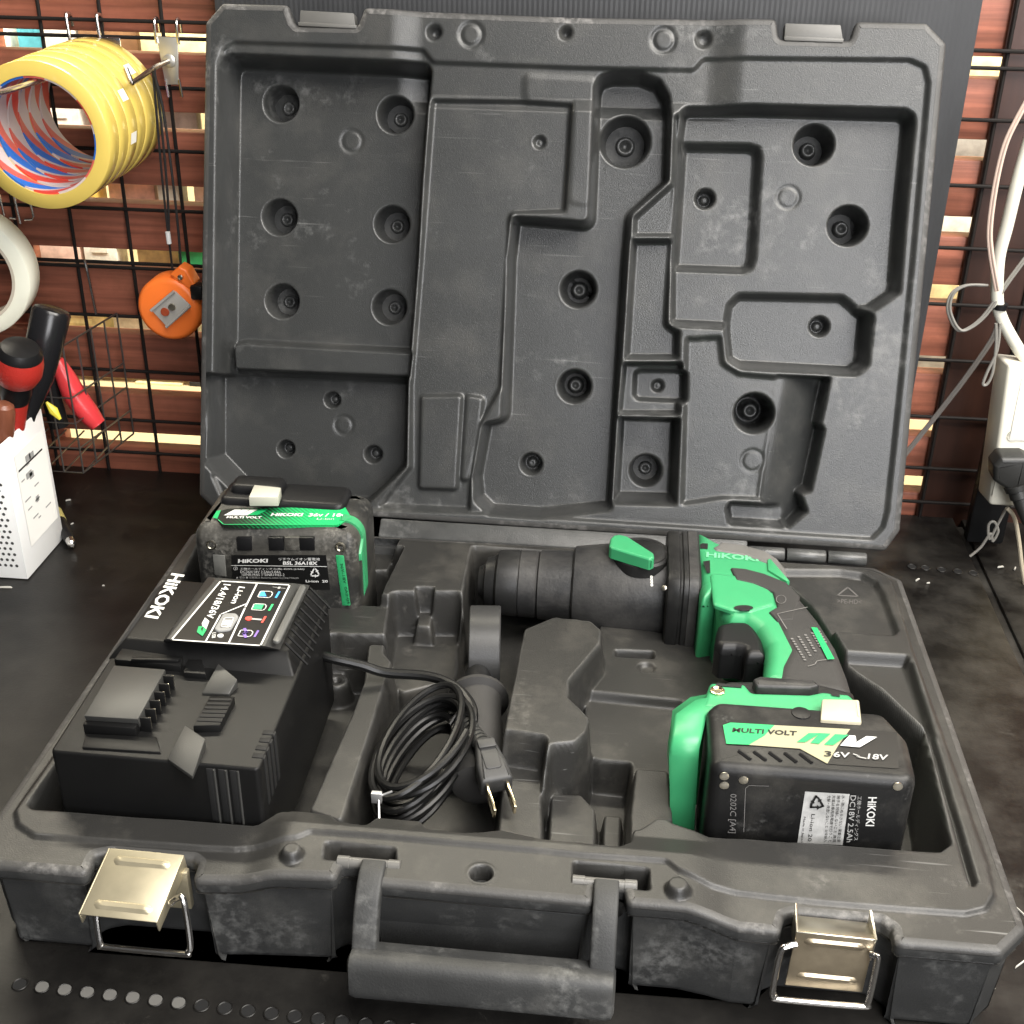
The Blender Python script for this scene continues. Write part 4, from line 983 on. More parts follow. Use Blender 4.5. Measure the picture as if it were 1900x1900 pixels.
for i, (s_, x0, x1, y) in enumerate((('工機ホールディングス(株) 45Wh (2.5Ah)', 410, 975, 935), ('DC36V/18V 2.5Ah/5.0Ah', 412, 765, 960), ('10INR19/65 // 5INR19/65-2', 425, 800, 985), ('▲ 警告 ■ 分解禁止 Batteries need recycling Malaysia', 372, 925, 1012))):
    print_text(s_, Sp(x0, y), Sp(x1, y + 2), Sp(x0, y - 22), pf, GREYP if i == 3 else WHITEP, bat, 0, d=.0008)
print_text('②', Sp(350, 935), Sp(388, 935), Sp(350, 905), pf, WHITEP, bat, 0, d=.0008)
print_text('Li-ion  20', Sp(988, 1042), Sp(1182, 1044), Sp(986, 1020), pf, WHITEP, bat, .02, d=.0008)
def recyc(c, r, pl, m, parent, w):
    V = [(c[0] + r * math.cos(math.radians(90 + 120 * k)), c[1] - r * math.sin(math.radians(90 + 120 * k))) for k in range(3)]
    for k in range(3):
        a, b, n = V[k], V[(k + 1) % 3], V[(k + 2) % 3]
        L_ = lambda p, q, t: (p[0] + (q[0] - p[0]) * t, p[1] + (q[1] - p[1]) * t)
        print_line([L_(a, n, .26), L_(a, b, .10), L_(a, b, .52)], pl, w, m, parent, d=.0008, name='recycling_mark')
        dx, dy = b[0] - a[0], b[1] - a[1]; l = math.hypot(dx, dy); dx /= l; dy /= l; e = L_(a, b, .52)
        print_poly([(e[0] + dx * r * .38, e[1] + dy * r * .38), (e[0] - dy * r * .32, e[1] + dx * r * .32), (e[0] + dy * r * .32, e[1] - dx * r * .32)], pl, m, parent, d=.0009, name='recycling_mark')
recyc(Sp(1068, 960), 10.5, pf, WHITEP, bat, .0009)
a4 = [aty(*Sp(x, y), yF - .0006) for x, y in ((180, 985), (285, 1000), (270, 812), (162, 805))]
m_ = MB(); m_.hexa([p + np.array([0, .003, 0]) for p in a4][::-1], a4[::-1], .0005); m_.build('frosted_pad', mat('frosted_pad', (.13, .13, .12), .6, var=.3, vscale=60, dirt=.5, dirtcol=(.3, .29, .26)), bat)
a4 = [aty(*Sp(x, y), yF - .0007) for x, y in ((1305, 1255), (1378, 1255), (1318, 815), (1245, 812))]
m_ = MB(); m_.hexa([p + np.array([0, .003, 0]) for p in a4][::-1], a4[::-1], .0006); sg = m_.build('green_seal', mat('green_seal', (.02, .25, .09), .5, var=.15, vscale=80), bat)
print_text('36V-18V  0A0-04', Sp(1288, 880), Sp(1352, 1235), Sp(1312, 876), plane_y(yF - .0007), BLACKP, bat, 0, d=.0003)

# ================================================================== ROTARY HAMMER
dr = thing('rotary_hammer', 'green and black cordless rotary hammer lying on its side in the tray', 'hammer drill', (0.10, 0.2, HB - 0.046))
GEAR = mat('gear_housing_black', (0.018, 0.018, 0.0185), .42, spec=.35, bump=.25, bscale=500, var=.2, vscale=40, dirt=.6, dirtcol=(.075, .072, .068), dlo=.40, dhi=.68, scuff=.4, scuffcol=(.2, .2, .19))
DRB = mat('drill_black', (0.011, 0.011, 0.011), .42, spec=.3, bump=.1, bscale=1200, var=.15, dirt=.4, dirtcol=(.06, .058, .054))
zA, yA = -0.012, 0.309
def xat(px_): return atz(px_, 1088, zA)[0]
def lx(segs, name, m, parent=dr, n=40):
    mb = MB(); mb.lathe((0, yA, zz(zA)), (1, 0, 0), segs, n); return mb.build(name, m, parent, angle=40)
x0, x1, x2, x3, x4, x5, x6 = [xat(v) for v in (898, 921, 963, 998, 1064, 1130, 1240)]
lx([(x0 - .004, .010), (x0, .0125), (x0 + .001, .0165), (x1 - .0015, .0185), (x1, .0185)], 'nose_cap', DRB)
lx([(x1 - .0005, .0200), (x1 + .001, .0222), (x2 - .0015, .0232), (x2, .0225)], 'chuck_sleeve', DRB)
lx([(x2 - .0001, .0222), (x2 + .0008, .0230), (x3 - .0012, .0232), (x3, .0222)], 'chuck_ring', GEAR)
lx([(x3, .0218), (x3 + .0010, .0238), (x4 - .004, .0248), (x4, .0248)], 'barrel', GEAR)
lx([(x4 - .0008, .0262), (x4 + .0006, .0282), (x4 + .012, .0298), (x5, .0315), (x5 + .02, .0324), (x6, .0324), (x6 + .02, .030)], 'gear_housing', GEAR)
print_text('0000', (1206, 1069), (1207, 1089), (1211, 1069), plane_z(zA + .0345), WHITEP, dr, .02)
# motor collar
ZT = 0.024
def gp(pts, z): return pxy([Gp(*q) for q in pts], z)
xc0, xc1 = atz(1231, 1098, zA)[0], atz(1290, 1098, zA)[0]
Mx2 = np.array([[0, 0, 1, 0], [1, 0, 0, 0], [0, 1, 0, 0], [0, 0, 0, 1]], float)
cs = rrect(yA - .0450, zz(zA) - .0330, yA + .0330, zz(zA) + .0365, .017, 8)
m_ = MB(); m_.prism(cs, [(.004, xc0), (.001, xc0 + .0008), (0, xc0 + .0025), (0, xc0 + .008), (.0012, xc0 + .009), (.0012, xc0 + .010), (0, xc0 + .011), (0, xc1 - .001), (.0008, xc1)], M=Mx2); m_.build('motor_collar', DRB, dr, angle=40)
m_ = MB(); m_.prism(cs, [(.0004, xc0 + .0135), (-.0009, xc0 + .0142), (-.0009, xc0 + .0200), (.0004, xc0 + .0207)], M=Mx2, cap_b=False, cap_t=False); m_.build('collar_band', GEAR, dr, angle=40)
m_ = MB(); m_.lathe(atz(*Gp(497, 378), .014), (-.3, -.7, .6), [(0, .0018), (.001, .0018), (.0014, .0008)], 10); m_.build('collar_screw', STEEL, dr)
# housing and grip
bq_ = [(612, 125, ZT), (664, 122, ZT), (668, 62, ZT), (700, 66, ZT), (800, 122, ZT), (930, 138, ZT), (1040, 170, ZT), (1112, 212, ZT), (1152, 260, ZT), (1170, 312, ZT), (1164, 358, ZT), (1240, 430, ZT), (1330, 540, ZT), (1420, 680, ZT), (1480, 830, ZT), (1518, 960, ZT), (1300, 935, ZT), (1085, 885, ZT), (1022, 850, ZT), (1040, 740, ZT), (1040, 660, ZT), (990, 575, ZT), (930, 535, ZT), (850, 522, ZT), (800, 535, .016), (770, 575, .004), (748, 640, -.008), (762, 688, -.016), (742, 712, -.020), (664, 738, -.022), (668, 560, -.006), (676, 420, .010), (692, 350, ZT), (680, 250, ZT), (655, 180, ZT)]
body = [tuple(atz(*Gp(x, y), z)[:2]) for x, y, z in bq_]
m_ = MB(); puff(m_, fillet(body, .0025, 4), zz(-.040), zz(ZT), .008, .010); hs = m_.build('housing', GREEN, dr, angle=40)
pad = gp([(1045, 512), (1100, 485), (1075, 405), (970, 362), (880, 342), (848, 275), (930, 282), (1030, 308), (1164, 360), (1240, 430), (1330, 540), (1420, 680), (1480, 830), (1520, 965), (1300, 945), (1095, 890), (1085, 850), (1095, 790), (1140, 705)], ZT)
m_ = MB(); puff(m_, fillet(pad, .002, 4), zz(-.038), zz(ZT + .0014), .0095, .0112, grow=.0007); grip = m_.build('grip', GREY, dr, angle=50)
tp = gp([(752, 165), (805, 133), (930, 150), (1040, 182), (1102, 222), (1145, 275), (1156, 322), (1150, 332), (1050, 252), (930, 208), (770, 182)], ZT)
m_ = MB(); puff(m_, fillet(tp, .0015, 4), zz(ZT - .006), zz(ZT + .0009), .0025, .0025, step=.0005); m_.build('rear_pad', mat('rear_pad_grey', (.115, .112, .105), .5, var=.15, vscale=60, scuff=.4, scuffcol=(.3, .29, .27)), hs)
ins = gp([(848, 275), (930, 282), (1030, 308), (1150, 356), (1222, 430), (1190, 560), (1100, 560), (1055, 512), (1100, 485), (1075, 405), (970, 362), (880, 342)], ZT)
m_ = MB(); puff(m_, fillet(ins, .0012, 3), zz(ZT - .006), zz(ZT + .0016), .0016, .0014, step=.0005); m_.build('grip_insert', GREY, grip, angle=50)
pg = plane_z(ZT)
print_text('HiKOKI', Gp(720, 214), Gp(1000, 238), Gp(722, 186), pg, mat('worn_white_print', (.14, .46, .24), .5), hs, .03)
m_ = MB(); m_.prism(gp([(1045, 235), (1062, 228), (1165, 348), (1150, 352), (1050, 290)], ZT), rtop(zz(ZT - .002), zz(ZT + .0016), .0008, seg=2)); m_.build('housing_rib', GREEN, hs)
m_ = MB(); puff(m_, fillet(gp([(740, 310), (760, 300), (1000, 330), (1075, 410), (1090, 470), (960, 510), (850, 500), (760, 470)], ZT), .004), zz(ZT - .002), zz(ZT + .0010), .003, .0012); m_.build('raised_panel', GREEN, hs)
for pts in ([(686, 148), (700, 140), (730, 142), (728, 172), (690, 168)], [(703, 238), (740, 232), (742, 300), (724, 298)]):
    print_poly([Gp(*q) for q in pts], pg, DARK, hs, d=.0004, name='housing_slot_shade')  # flat dark patch painted for the shade in the slot
el = [Gp(920 + 52 * math.cos(a), 485 + 14 * math.sin(a)) for a in np.linspace(0, 2 * math.pi, 20)[:-1]]
print_poly(el, plane_z(ZT + .0010), DARK, hs, d=.0004, name='selector_slot_shade')  # flat dark ellipse painted as the shade of the recess
slab([Gp(900, 495), Gp(955, 495), Gp(955, 486), Gp(905, 486)], ZT + .001, ZT + .0022, BLACK, 'direction_button', parent=hs)
# grip markings
pgp = plane_z(ZT + .0014)
print_poly([Gp(1280, 595), Gp(1312, 598), Gp(1405, 765), Gp(1368, 768)], pgp, GREENP, grip, d=.0012)
GP_ = mat('faded_print', (.15, .145, .14), .6)
for r_ in range(5):
    for c_ in range(9 - r_):
        x = 1170 + c_ * 8.5 + r_ * 36; y = 650 + c_ * 14 - r_ * 10
        print_poly([Gp(x, y), Gp(x + 14, y + 1), Gp(x + 18, y + 8), Gp(x + 4, y + 7)], pgp, GP_, grip, d=.0008)
print_line([Gp(1100, 520), Gp(1260, 485)], pgp, .0005, GP_, grip, d=.0008); print_line([Gp(1100, 520), Gp(1150, 600)], pgp, .0005, GP_, grip, d=.0008)
print_line([Gp(1265, 800), Gp(1300, 790), Gp(1312, 772), Gp(1360, 765)], pgp, .0005, GP_, grip, d=.0008)
ci = [Gp(1120 + 26 * math.cos(a), 443 + 22 * math.sin(a)) for a in np.linspace(0, 2 * math.pi, 17)[:-1]]
print_line(ci, pgp, .0005, GP_, grip, d=.0008, closed=True)
# trigger
tg = gp([(772, 605), (782, 565), (850, 548), (930, 548), (980, 568), (1030, 650), (1045, 735), (935, 735), (925, 700), (880, 690), (800, 690), (768, 660)], .0190)
m_ = MB(); puff(m_, fillet(tg, .002, 4), zz(-.004), zz(.0195), .005, .007); m_.build('trigger', BLACK, dr, angle=40)
# mode selector
c = np.array(atz(*Gp(375, 175), .0215))
m_ = MB(); m_.lathe((c[0], c[1], zz(.012)), (0, 0, 1), [(0, .0205), (.0075, .0200), (.0090, .0185), (.0082, .0165), (.0092, .0150), (.0092, .002)], 40); sel = m_.build('selector_dial', DRB, dr, angle=40)
lv = gp([(203, 150), (208, 112), (225, 94), (255, 88), (300, 98), (440, 188), (444, 210), (420, 222), (330, 195), (215, 160)], .0290)
m_ = MB(); puff(m_, fillet(lv, .0015, 3), zz(.0205), zz(.0290), .0018, .0014, step=.0005); lev = m_.build('selector_lever', GREEN, sel)
for k in range(6):
    a = np.array(atz(*Gp(305 + 25 * k, 195 + 8 * k), .0265))
    m_ = MB(); m_.tube([a + [0, -.0007, -.0035], a + [0, -.0007, .0012]], .0007, 6); m_.build('lever_rib', GREEN, lev)
# foot, guard hook and fitted battery
m_ = MB(); ft = pxy([(1345, 1262), (1400, 1262), (1522, 1268), (1586, 1284), (1590, 1310), (1400, 1305), (1345, 1290)], .026)
puff(m_, fillet(ft, .003), zz(-.040), zz(.0265), .004); m_.build('foot', DRB, dr, angle=40)
hk = pxy([(1317, 1264), (1383, 1267), (1396, 1283), (1500, 1286), (1525, 1281), (1576, 1286), (1592, 1300), (1595, 1330), (1513, 1328), (1339, 1318), (1300, 1312)], .031)
m_ = MB(); puff(m_, fillet(hk, .0025), zz(-.036), zz(.031), .0035); hook = m_.build('guard_hook', GREEN, dr, angle=40)
yS = .0945
st = [(atz(1317, 1290, .031)[1], .0306, 0), (atz(1290, 1296, .031)[1], .0306, 0), (.1180, .0306, 0), (.1020, .0295, 0), (.0960, .0262, 0), (yS, .0200, 0), (yS, 0, 0), (yS, -.030, 0), (yS, -.046, 0)]
xo = [(atz(1317, 1264, .031)[0], atz(1360, 1290, .031)[0]), (atz(1286, 1290, .031)[0], atz(1345, 1316, .031)[0]), (atz(1252, 1322, .031)[0], atz(1312, 1338, .031)[0]), (atz(1247, 1345, .03)[0], atz(1303, 1365, .03)[0])] + [(aty(1244, 1378, yS)[0], aty(1297, 1400, yS)[0])] * 2 + [(aty(1245, 1440, yS)[0], aty(1294, 1450, yS)[0]), (aty(1247, 1505, yS)[0], aty(1291, 1523, yS)[0]), (aty(1248, 1520, yS)[0], aty(1290, 1530, yS)[0])]
v = []; f = []
for (yy, z_, _), (xa, xb) in zip(st, xo):
    ty = .010
    v += [(xa, yy, zz(z_) - .0015), (xa + .0015, yy - .0005, zz(z_)), (xb - .0015, yy - .0005, zz(z_)), (xb, yy, zz(z_) - .0015), (xb, yy + .018, zz(z_) - (.012 if z_ > .01 else 0)), (xa, yy + .018, zz(z_) - (.012 if z_ > .01 else 0))]
for i in range(len(st) - 1):
    for k in range(6): f.append((i * 6 + k, i * 6 + (k + 1) % 6, (i + 1) * 6 + (k + 1) % 6, (i + 1) * 6 + k))
f += [tuple(range(6))[::-1], tuple(6 * (len(st) - 1) + k for k in range(6))]
mesh_obj('hook_strap', v, f, GREEN, hook, angle=50)
slab([Hp(405, 165), Hp(555, 175), Hp(560, 160), Hp(412, 150)], .0308, .0316, DARK, 'hook_slot_shade', 0, parent=hook)  # thin dark slab painted as the slot's shade
m_ = MB(); m_.lathe(atz(*Hp(415, 200), .031), (0, 0, 1), [(0, .0040), (.0010, .0040), (.0012, .0032), (.0003, .0022), (.0003, .0003)], 18); m_.build('brass_insert', BRASS, hook)
print_poly([Hp(1080, 210), Hp(1130, 215), Hp(1135, 235), Hp(1085, 228)], plane_z(.031), DARK, hook, d=.0006)
m_ = MB(); rd = pxy([Hp(620, 150), Hp(660, 135), Hp(980, 160), Hp(1020, 190), Hp(960, 205), Hp(640, 195)], .029); m_.prism(fillet(rd, .002), rtop(zz(.02), zz(.0325), .002, seg=3)); m_.build('foot_ridge', GEAR, dr)
pk_ = MB(); yb = .0700; zt = .0355
pk_.prism(fillet([(.1060, yb), (.2070, yb), (.2080, .104), (.1990, .126), (.1110, .126), (.1060, .118)], [.007, .009, .012, .008, .008, .006], 5), rtop(zz(-.044), zz(zt), .0055, .0060, 5, rb=.003))
pack = pk_.build('battery_pack', mat('pack_black', (.009, .009, .009), .42, spec=.3, bump=.12, bscale=900, var=.15, dirt=.5, dirtcol=(.07, .067, .06), scuff=.5, scuffcol=(.2, .2, .19), sscale=40), dr, angle=40)
pack['label'] = 'black battery pack fitted to the foot of the hammer'
pz = plane_z(zt)
LT = [(445, 400), (490, 385), (1470, 440), (1480, 655), (1060, 628), (900, 540), (465, 512)]
print_poly([Hp(*q) for q in LT], pz, BLACKP, pack, d=.0003, name='top_label')
BEIGE = mat('beige_print', (.28, .265, .17), .4)
print_poly([Hp(*q) for q in [(720, 400), (1195, 425), (1125, 520), (1060, 628), (900, 540), (600, 518)]], pz, BEIGE, pack, d=.0005)
print_poly([Hp(*q) for q in [(447, 402), (492, 387), (750, 402), (690, 465), (600, 518), (467, 512)]], pz, GREENP, pack, d=.0006)
print_text('MULTI VOLT', Hp(500, 445), Hp(878, 466), Hp(506, 418), pz, BLACKP, pack, .03, d=.0008)
def hpoly(pts, m): print_poly([Hp(*q) for q in pts], pz, m, pack, d=.0009)
hpoly([(880, 505), (930, 505), (1020, 452), (950, 452)], GREENP); hpoly([(960, 510), (1010, 515), (1080, 455), (1015, 452)], GREENP); hpoly([(1040, 520), (1095, 522), (1185, 462), (1105, 458)], GREENP)
hpoly([(1135, 525), (1195, 530), (1230, 500), (1225, 468), (1190, 465)], WHITEP); hpoly([(1190, 530), (1250, 535), (1352, 475), (1290, 470)], WHITEP)
print_text('3', Hp(1040, 588), Hp(1082, 590), Hp(1044, 556), pz, BLACKP, pack, .02, d=.0009); print_text('6V', Hp(1094, 592), Hp(1190, 598), Hp(1098, 560), pz, GREYP, pack, .02, d=.0009); print_text('18V', Hp(1295, 604), Hp(1412, 612), Hp(1302, 572), pz, GREYP, pack, .02, d=.0009)
print_line([Hp(1215, 575), Hp(1245, 585), Hp(1235, 590), Hp(1285, 600)], pz, .0007, GREYP, pack, d=.0009)
for k in range(5):
    a = atz(*Hp(540 + 90 * k, 552 + 4 * k), zt); b = atz(*Hp(610 + 90 * k, 602 + 5 * k), zt)
    m_ = MB(); m_.tube([a, b], .0011, 6); m_.build('grip_rib', BLACK, pack)
slab([Hp(1020, 365), Hp(1265, 380), Hp(1250, 245), Hp(1030, 240)], .026, .0375, mat('ivory_button', (.38, .35, .26), .4, var=.05), 'release_button', .0012, parent=pack)
print_line([Hp(1236, 262), Hp(1246, 345)], plane_z(.0375), .0008, GREYP, pack)
m_ = MB(); m_.lathe(atz(*Hp(905, 342), .034), (0, 0, 1), [(0, .0055), (.002, .0050), (.0024, .003)], 20); m_.build('pivot_boss', BLACK, pack)
# its front face
pv = plane_y(yb)
def fl(pts, m, d=.0003, name='print'): return print_poly([Hp(*q) for q in pts], pv, m, pack, d=d, name=name)
SILV = mat('silver_sticker', (.40, .40, .39), .42, var=.3, vscale=90, dirt=.5, dirtcol=(.17, .17, .165))
fl([(930, 785), (1192, 800), (1150, 1100), (885, 1085)], SILV, name='silver_sticker')
recyc(Hp(998, 850), 15, pv, BLACKP, pack, .0011)
print_text('Li-ion 20', Hp(968, 915), Hp(945, 1075), Hp(990, 916), pv, BLACKP, pack, 0, d=.0006)
for k, s_ in enumerate(('分解・改造しないこと 火中投入', '充電は専用充電器で行うこと', '端子を短絡しないこと 高温', '水・雨にぬらさない 保管注意')):
    print_text(s_, Hp(1062 + 28 * k, 805), Hp(1040 + 26 * k, 1080), Hp(1082 + 28 * k, 806), pv, BLACKP, pack, 0, d=.0006)
print_text('Made in Japan', Hp(918, 930), Hp(902, 1080), Hp(934, 932), pv, BLACKP, pack, 0, d=.0006)
print_text('DC18V 2.5Ah', Hp(1196, 805), Hp(1172, 1080), Hp(1230, 806), pv, GREYP, pack, .01, d=.0006)
print_text('工機ホールディングス', Hp(1238, 808), Hp(1215, 1070), Hp(1264, 810), pv, GREYP, pack, 0, d=.0006)
print_text('HiKOKI', Hp(1300, 815), Hp(1284, 985), Hp(1352, 816), pv, WHITEP, pack, .02, d=.0006)
print_text('0202C [A4]', Hp(480, 795), Hp(476, 1025), Hp(528, 798), pv, GP_, pack, 0, d=.0006)
print_line([Hp(570, 1020), Hp(580, 765), Hp(600, 748), Hp(715, 752)], pv, .0003, GP_, pack, d=.0005)
for (x, y) in ((455, 695), (568, 717), (455, 748), (1475, 755)):
    m_ = MB(); m_.lathe(aty(*Hp(x, y), yb + .0004), (0, -1, 0), [(0, .0024), (.0006, .0024), (.0008, .0016)], 12); m_.build('case_screw', STEEL, pack)

# ================================================================== SIDE HANDLE in the middle of the tray
sh = thing('side_handle', 'black auxiliary side handle with a ring clamp standing in the tray behind the coiled cord', 'handle', (-0.02, 0.2, HB - 0.046))
c = np.array([-0.0265, 0.2415, zz(-.024)])
mb = MB(); prof = [(-.0095, .0265), (-.0100, .0290), (-.0093, .0298), (.0093, .0298), (.0100, .0290), (.0095, .0265), (-.0095, .0265)]
mb.lathe(c, (1, .10, 0), prof, 48, cap=False); mb.build('ring_clamp', mat('ring_black', (.030, .030, .030), .38, bump=.15, bscale=900, var=.15), sh, angle=40)
gd = np.array([.12, -1, -.08]); g0 = np.array([-0.0270, 0.209, zz(-.022)])
mb = MB(); mb.lathe(g0, gd, [(-.006, .007), (0, .0085), (.010, .0085), (.011, .0070), (.018, .0070)], 20); mb.build('clamp_bolt', BLACK, sh)
mb = MB(); mb.lathe(g0, gd, [(.017, .010), (.018, .0185), (.021, .0190), (.023, .0150), (.030, .0140), (.050, .0150), (.075, .0160), (.092, .0145), (.094, .010)], 28); mb.build('handle_grip', GREY, sh, angle=50)
# ================================================================== THINGS ON THE GRID, LEFT
# clear parcel-tape rolls side by side on a hook
TAPE = mat('clear_tape_wound', (0.58, 0.43, 0.10), .22, var=.05, vscale=30, coat=.3)
TAPEE = mat('tape_edge', (0.62, 0.50, 0.22), .5, var=.08, vscale=60)
def core_mat():
    m = bpy.data.materials.new('printed_shaded_core'); m.use_nodes = True; nt = m.node_tree; b = nt.nodes['Principled BSDF']; b.inputs['Roughness'].default_value = .4
    ge = nt.nodes.new('ShaderNodeTexCoord'); s = nt.nodes.new('ShaderNodeSeparateXYZ'); nt.links.new(ge.outputs['Object'], s.inputs[0])
    at = nt.nodes.new('ShaderNodeMath'); at.operation = 'ARCTAN2'; nt.links.new(s.outputs[0], at.inputs[0]); nt.links.new(s.outputs[2], at.inputs[1])
    k = nt.nodes.new('ShaderNodeMath'); k.operation = 'MULTIPLY_ADD'; k.inputs[1].default_value = 3 / (2 * math.pi); k.inputs[2].default_value = .1; nt.links.new(at.outputs[0], k.inputs[0])
    ky = nt.nodes.new('ShaderNodeMath'); ky.operation = 'MULTIPLY_ADD'; ky.inputs[1].default_value = 22; nt.links.new(s.outputs[1], ky.inputs[0]); nt.links.new(k.outputs[0], ky.inputs[2])
    fr = nt.nodes.new('ShaderNodeMath'); fr.operation = 'FRACT'; nt.links.new(ky.outputs[0], fr.inputs[0])
    r = nt.nodes.new('ShaderNodeValToRGB'); r.color_ramp.interpolation = 'CONSTANT'; e = r.color_ramp.elements
    e[0].position = 0; e[0].color = (.52, .44, .43, 1); e[1].position = .30; e[1].color = (.62, .06, .045, 1)  # print whites dulled and pinkened in the colour for shade inside the rolls
    for p, c in ((.52, (.52, .44, .43, 1)), (.60, (.02, .13, .48, 1)), (.82, (.55, .10, .08, 1))):
        x = e.new(p); x.color = c
    nt.links.new(fr.outputs[0], r.inputs[0]); nt.links.new(r.outputs[0], b.inputs['Base Color']); return m
CORE = core_mat()
random.seed(5)
names = ['front most clear yellow parcel tape roll on the wall hook', 'second clear parcel tape roll from the front on the hook', 'third clear parcel tape roll from the front on the hook', 'fourth clear parcel tape roll from the front on the hook', 'fifth clear parcel tape roll from the front on the hook', 'rear most clear parcel tape roll nearest the wire grid']
Lr = .0165; ry0 = .4190
for i in range(6):
    rr = (.0500, .0499, .0500, .0498, .0500, .0499)[i]; ri = .0385
    cx = -.3580 + .0004 * i + random.uniform(-.0003, .0003); cz = .3170 + .0006 * i + random.uniform(-.0003, .0003)
    y0 = ry0 + i * (Lr + .0001)
    t = thing('tape_roll', names[i], 'tape roll', (cx, y0, cz - rr), 'clear tape rolls on one hook')
    m_ = MB(); m_.lathe((cx, y0, cz), (0, 1, 0), [(0, ri + .0015), (0, rr - .0003), (.0003, rr), (Lr - .0003, rr), (Lr, rr - .0003), (Lr, ri + .0015), (0, ri + .0015)], 72, cap=False); m_.build('tape', TAPE, t, angle=50)
    m_ = MB(); m_.lathe((0, 0, 0), (0, 1, 0), [(.0012, ri + .0016), (.0010, ri), (Lr - .0006, ri), (Lr - .0005, ri + .0016)], 72, cap=False)
    o = m_.build('core', CORE, t, angle=50)
    o.data.transform(Matrix.Translation(Vector(LOC[t.name]))); o.location = (0, 0, rr)
    o.rotation_euler = (0, (.5, 1.1, .7, .9, .8, .6)[i], 0)
    if i in (2, 4):
        for a0 in ((.35, -.25) if i == 2 else (.62,)):
            P_ = [(cx + (rr + .0003) * math.cos(a0 + da), y0 + dy, cz + (rr + .0003) * math.sin(a0 + da)) for da, dy in ((0, .003), (.16, .003), (.16, Lr - .003), (0, Lr - .003))]
            mesh_obj('end_tab', P_, [(0, 1, 2, 3)], mat('white_tab', (.80, .78, .70), .5), t, smooth=False)
# hook that carries the tape: two prongs over the wire and a rod through the cores
hk1 = thing('wall_hook', 'bright metal hook rod running through the parcel tape rolls', 'hook', (-.351, .52, .36), 'display hooks on the grid')
yw = .5345
for px_ in (128, 184):
    p = aty(px_, 60, yw); xx = p[0]
    m_ = MB(); m_.tube(smooth_path([(xx, yw + .008, .374), (xx, yw + .007, .3815), (xx, yw + .003, .3835), (xx, yw - .001, .3815), (xx + .001, yw - .002, .365), (xx + .002, yw - .002, .340)], 4), .0014, 8); m_.build('prong', CHROME, hk1)
m_ = MB(); m_.box((-.349, yw - .002, .348), (.022, .0015, .040), .0003); m_.build('plate', CHROME, hk1)
m_ = MB(); m_.tube(smooth_path([(-.349, yw - .003, .3535), (-.352, .47, .3535), (-.356, .405, .3530), (-.360, .375, .3530), (-.361, .366, .3560), (-.361, .364, .3650)], 6), .0019, 10); m_.build('rod', CHROME, hk1)

# bracket hook with the tape measure's cord
hk2 = thing('wall_hook', 'silver plate hook hanging on the grid beside the lid corner', 'hook', (-.300, .52, .34), 'display hooks on the grid')
PLATE = mat('zinc_plate', (.62, .60, .54), .35, metal=.8, var=.08)
pc4 = [aty(x, y, yw - .002) for x, y in ((307, 157), (331, 157), (330, 70), (290, 68))]
m_ = MB(); m_.hexa([p + np.array([0, .0014, 0]) for p in pc4], pc4, .0003); m_.build('plate', PLATE, hk2)
for (xa, ya, yb_) in ((287, 40, 70), (328, 42, 72)):
    a = aty(xa, ya, yw); b = aty(xa + 2, yb_, yw - .002)
    m_ = MB(); m_.tube(smooth_path([a + [0, .008, -.008], a + [0, .007, .0], a + [0, .003, .0025], a + [0, -.001, 0], b, b + [0.0005, 0, -.004]], 4), .0012, 8); m_.build('prong', CHROME, hk2)
for (xa, ya) in ((308, 157), (333, 157)):
    a = aty(xa, ya, yw - .002); m_ = MB(); m_.tube([a + [0, 0, .004], a + [.0012, 0, -.009]], .0011, 8); m_.build('prong', CHROME, hk2)
m_ = MB(); r0 = aty(314, 113, yw - .003); r1 = aty(283, 128, .500); r2 = aty(248, 152, .468); r3 = aty(243, 150, .465); r4 = aty(233, 126, .465)
m_.tube(smooth_path([r0, r1, r2, r3, r4], 6), .0019, 10); m_.build('rod', mat('dark_chrome', (.35, .32, .30), .25, metal=1.0), hk2)
m_ = MB(); m_.lathe(r0, (0, -1, 0), [(0, .005), (.0012, .0048), (.002, .003)], 18); m_.build('rod_collar', PLATE, hk2)

# orange tape measure on its cord
tmc = aty(322, 566, .505)
tm = thing('tape_measure', 'round orange tape measure with steel belt clip hanging on black cord', 'tape measure', (tmc[0], tmc[1], tmc[2] - .027))
ORG = mat('orange_plastic', (.90, .19, .03), .38, var=.06)
m_ = MB(); m_.lathe(tmc, (0, -1, 0), [(-.010, .0235), (-.009, .0258), (.009, .0258), (.0115, .0240), (.0125, .0215), (.0125, .001)], 48); m_.build('body', ORG, tm, angle=40)
ln = [aty(x, y, .495) for x, y in ((313, 510), (332, 494), (347, 502), (362, 528), (350, 538), (330, 526))]
m_ = MB(); m_.prism(fillet([(p[0], p[2]) for p in ln], .002), rtop(-.508, -.4945, .0020), M=np.array([[1, 0, 0, 0], [0, 0, -1, 0], [0, 1, 0, 0], [0, 0, 0, 1]], float)); m_.build('nose', ORG, tm)
m_ = MB(); m_.lathe(aty(335, 514, .4938), (0, -1, 0), [(0, .0022), (.0012, .0020), (.0016, .001)], 14); m_.build('rivet', STEEL, tm)
m_ = MB(); ec = aty(368, 540, .497); m_.box(ec, (.010, .012, .012), .002); m_.build('tape_end', BLACK, tm)
cl4 = [aty(x, y, .489) for x, y in ((281, 576), (309, 606), (353, 567), (324, 540))]
m_ = MB(); m_.hexa([p + np.array([0, .0016, 0]) for p in cl4], cl4, .0004); CLIPM = mat('clip_steel', (.48, .46, .42), .45, metal=.35); clip = m_.build('belt_clip', CLIPM, tm)
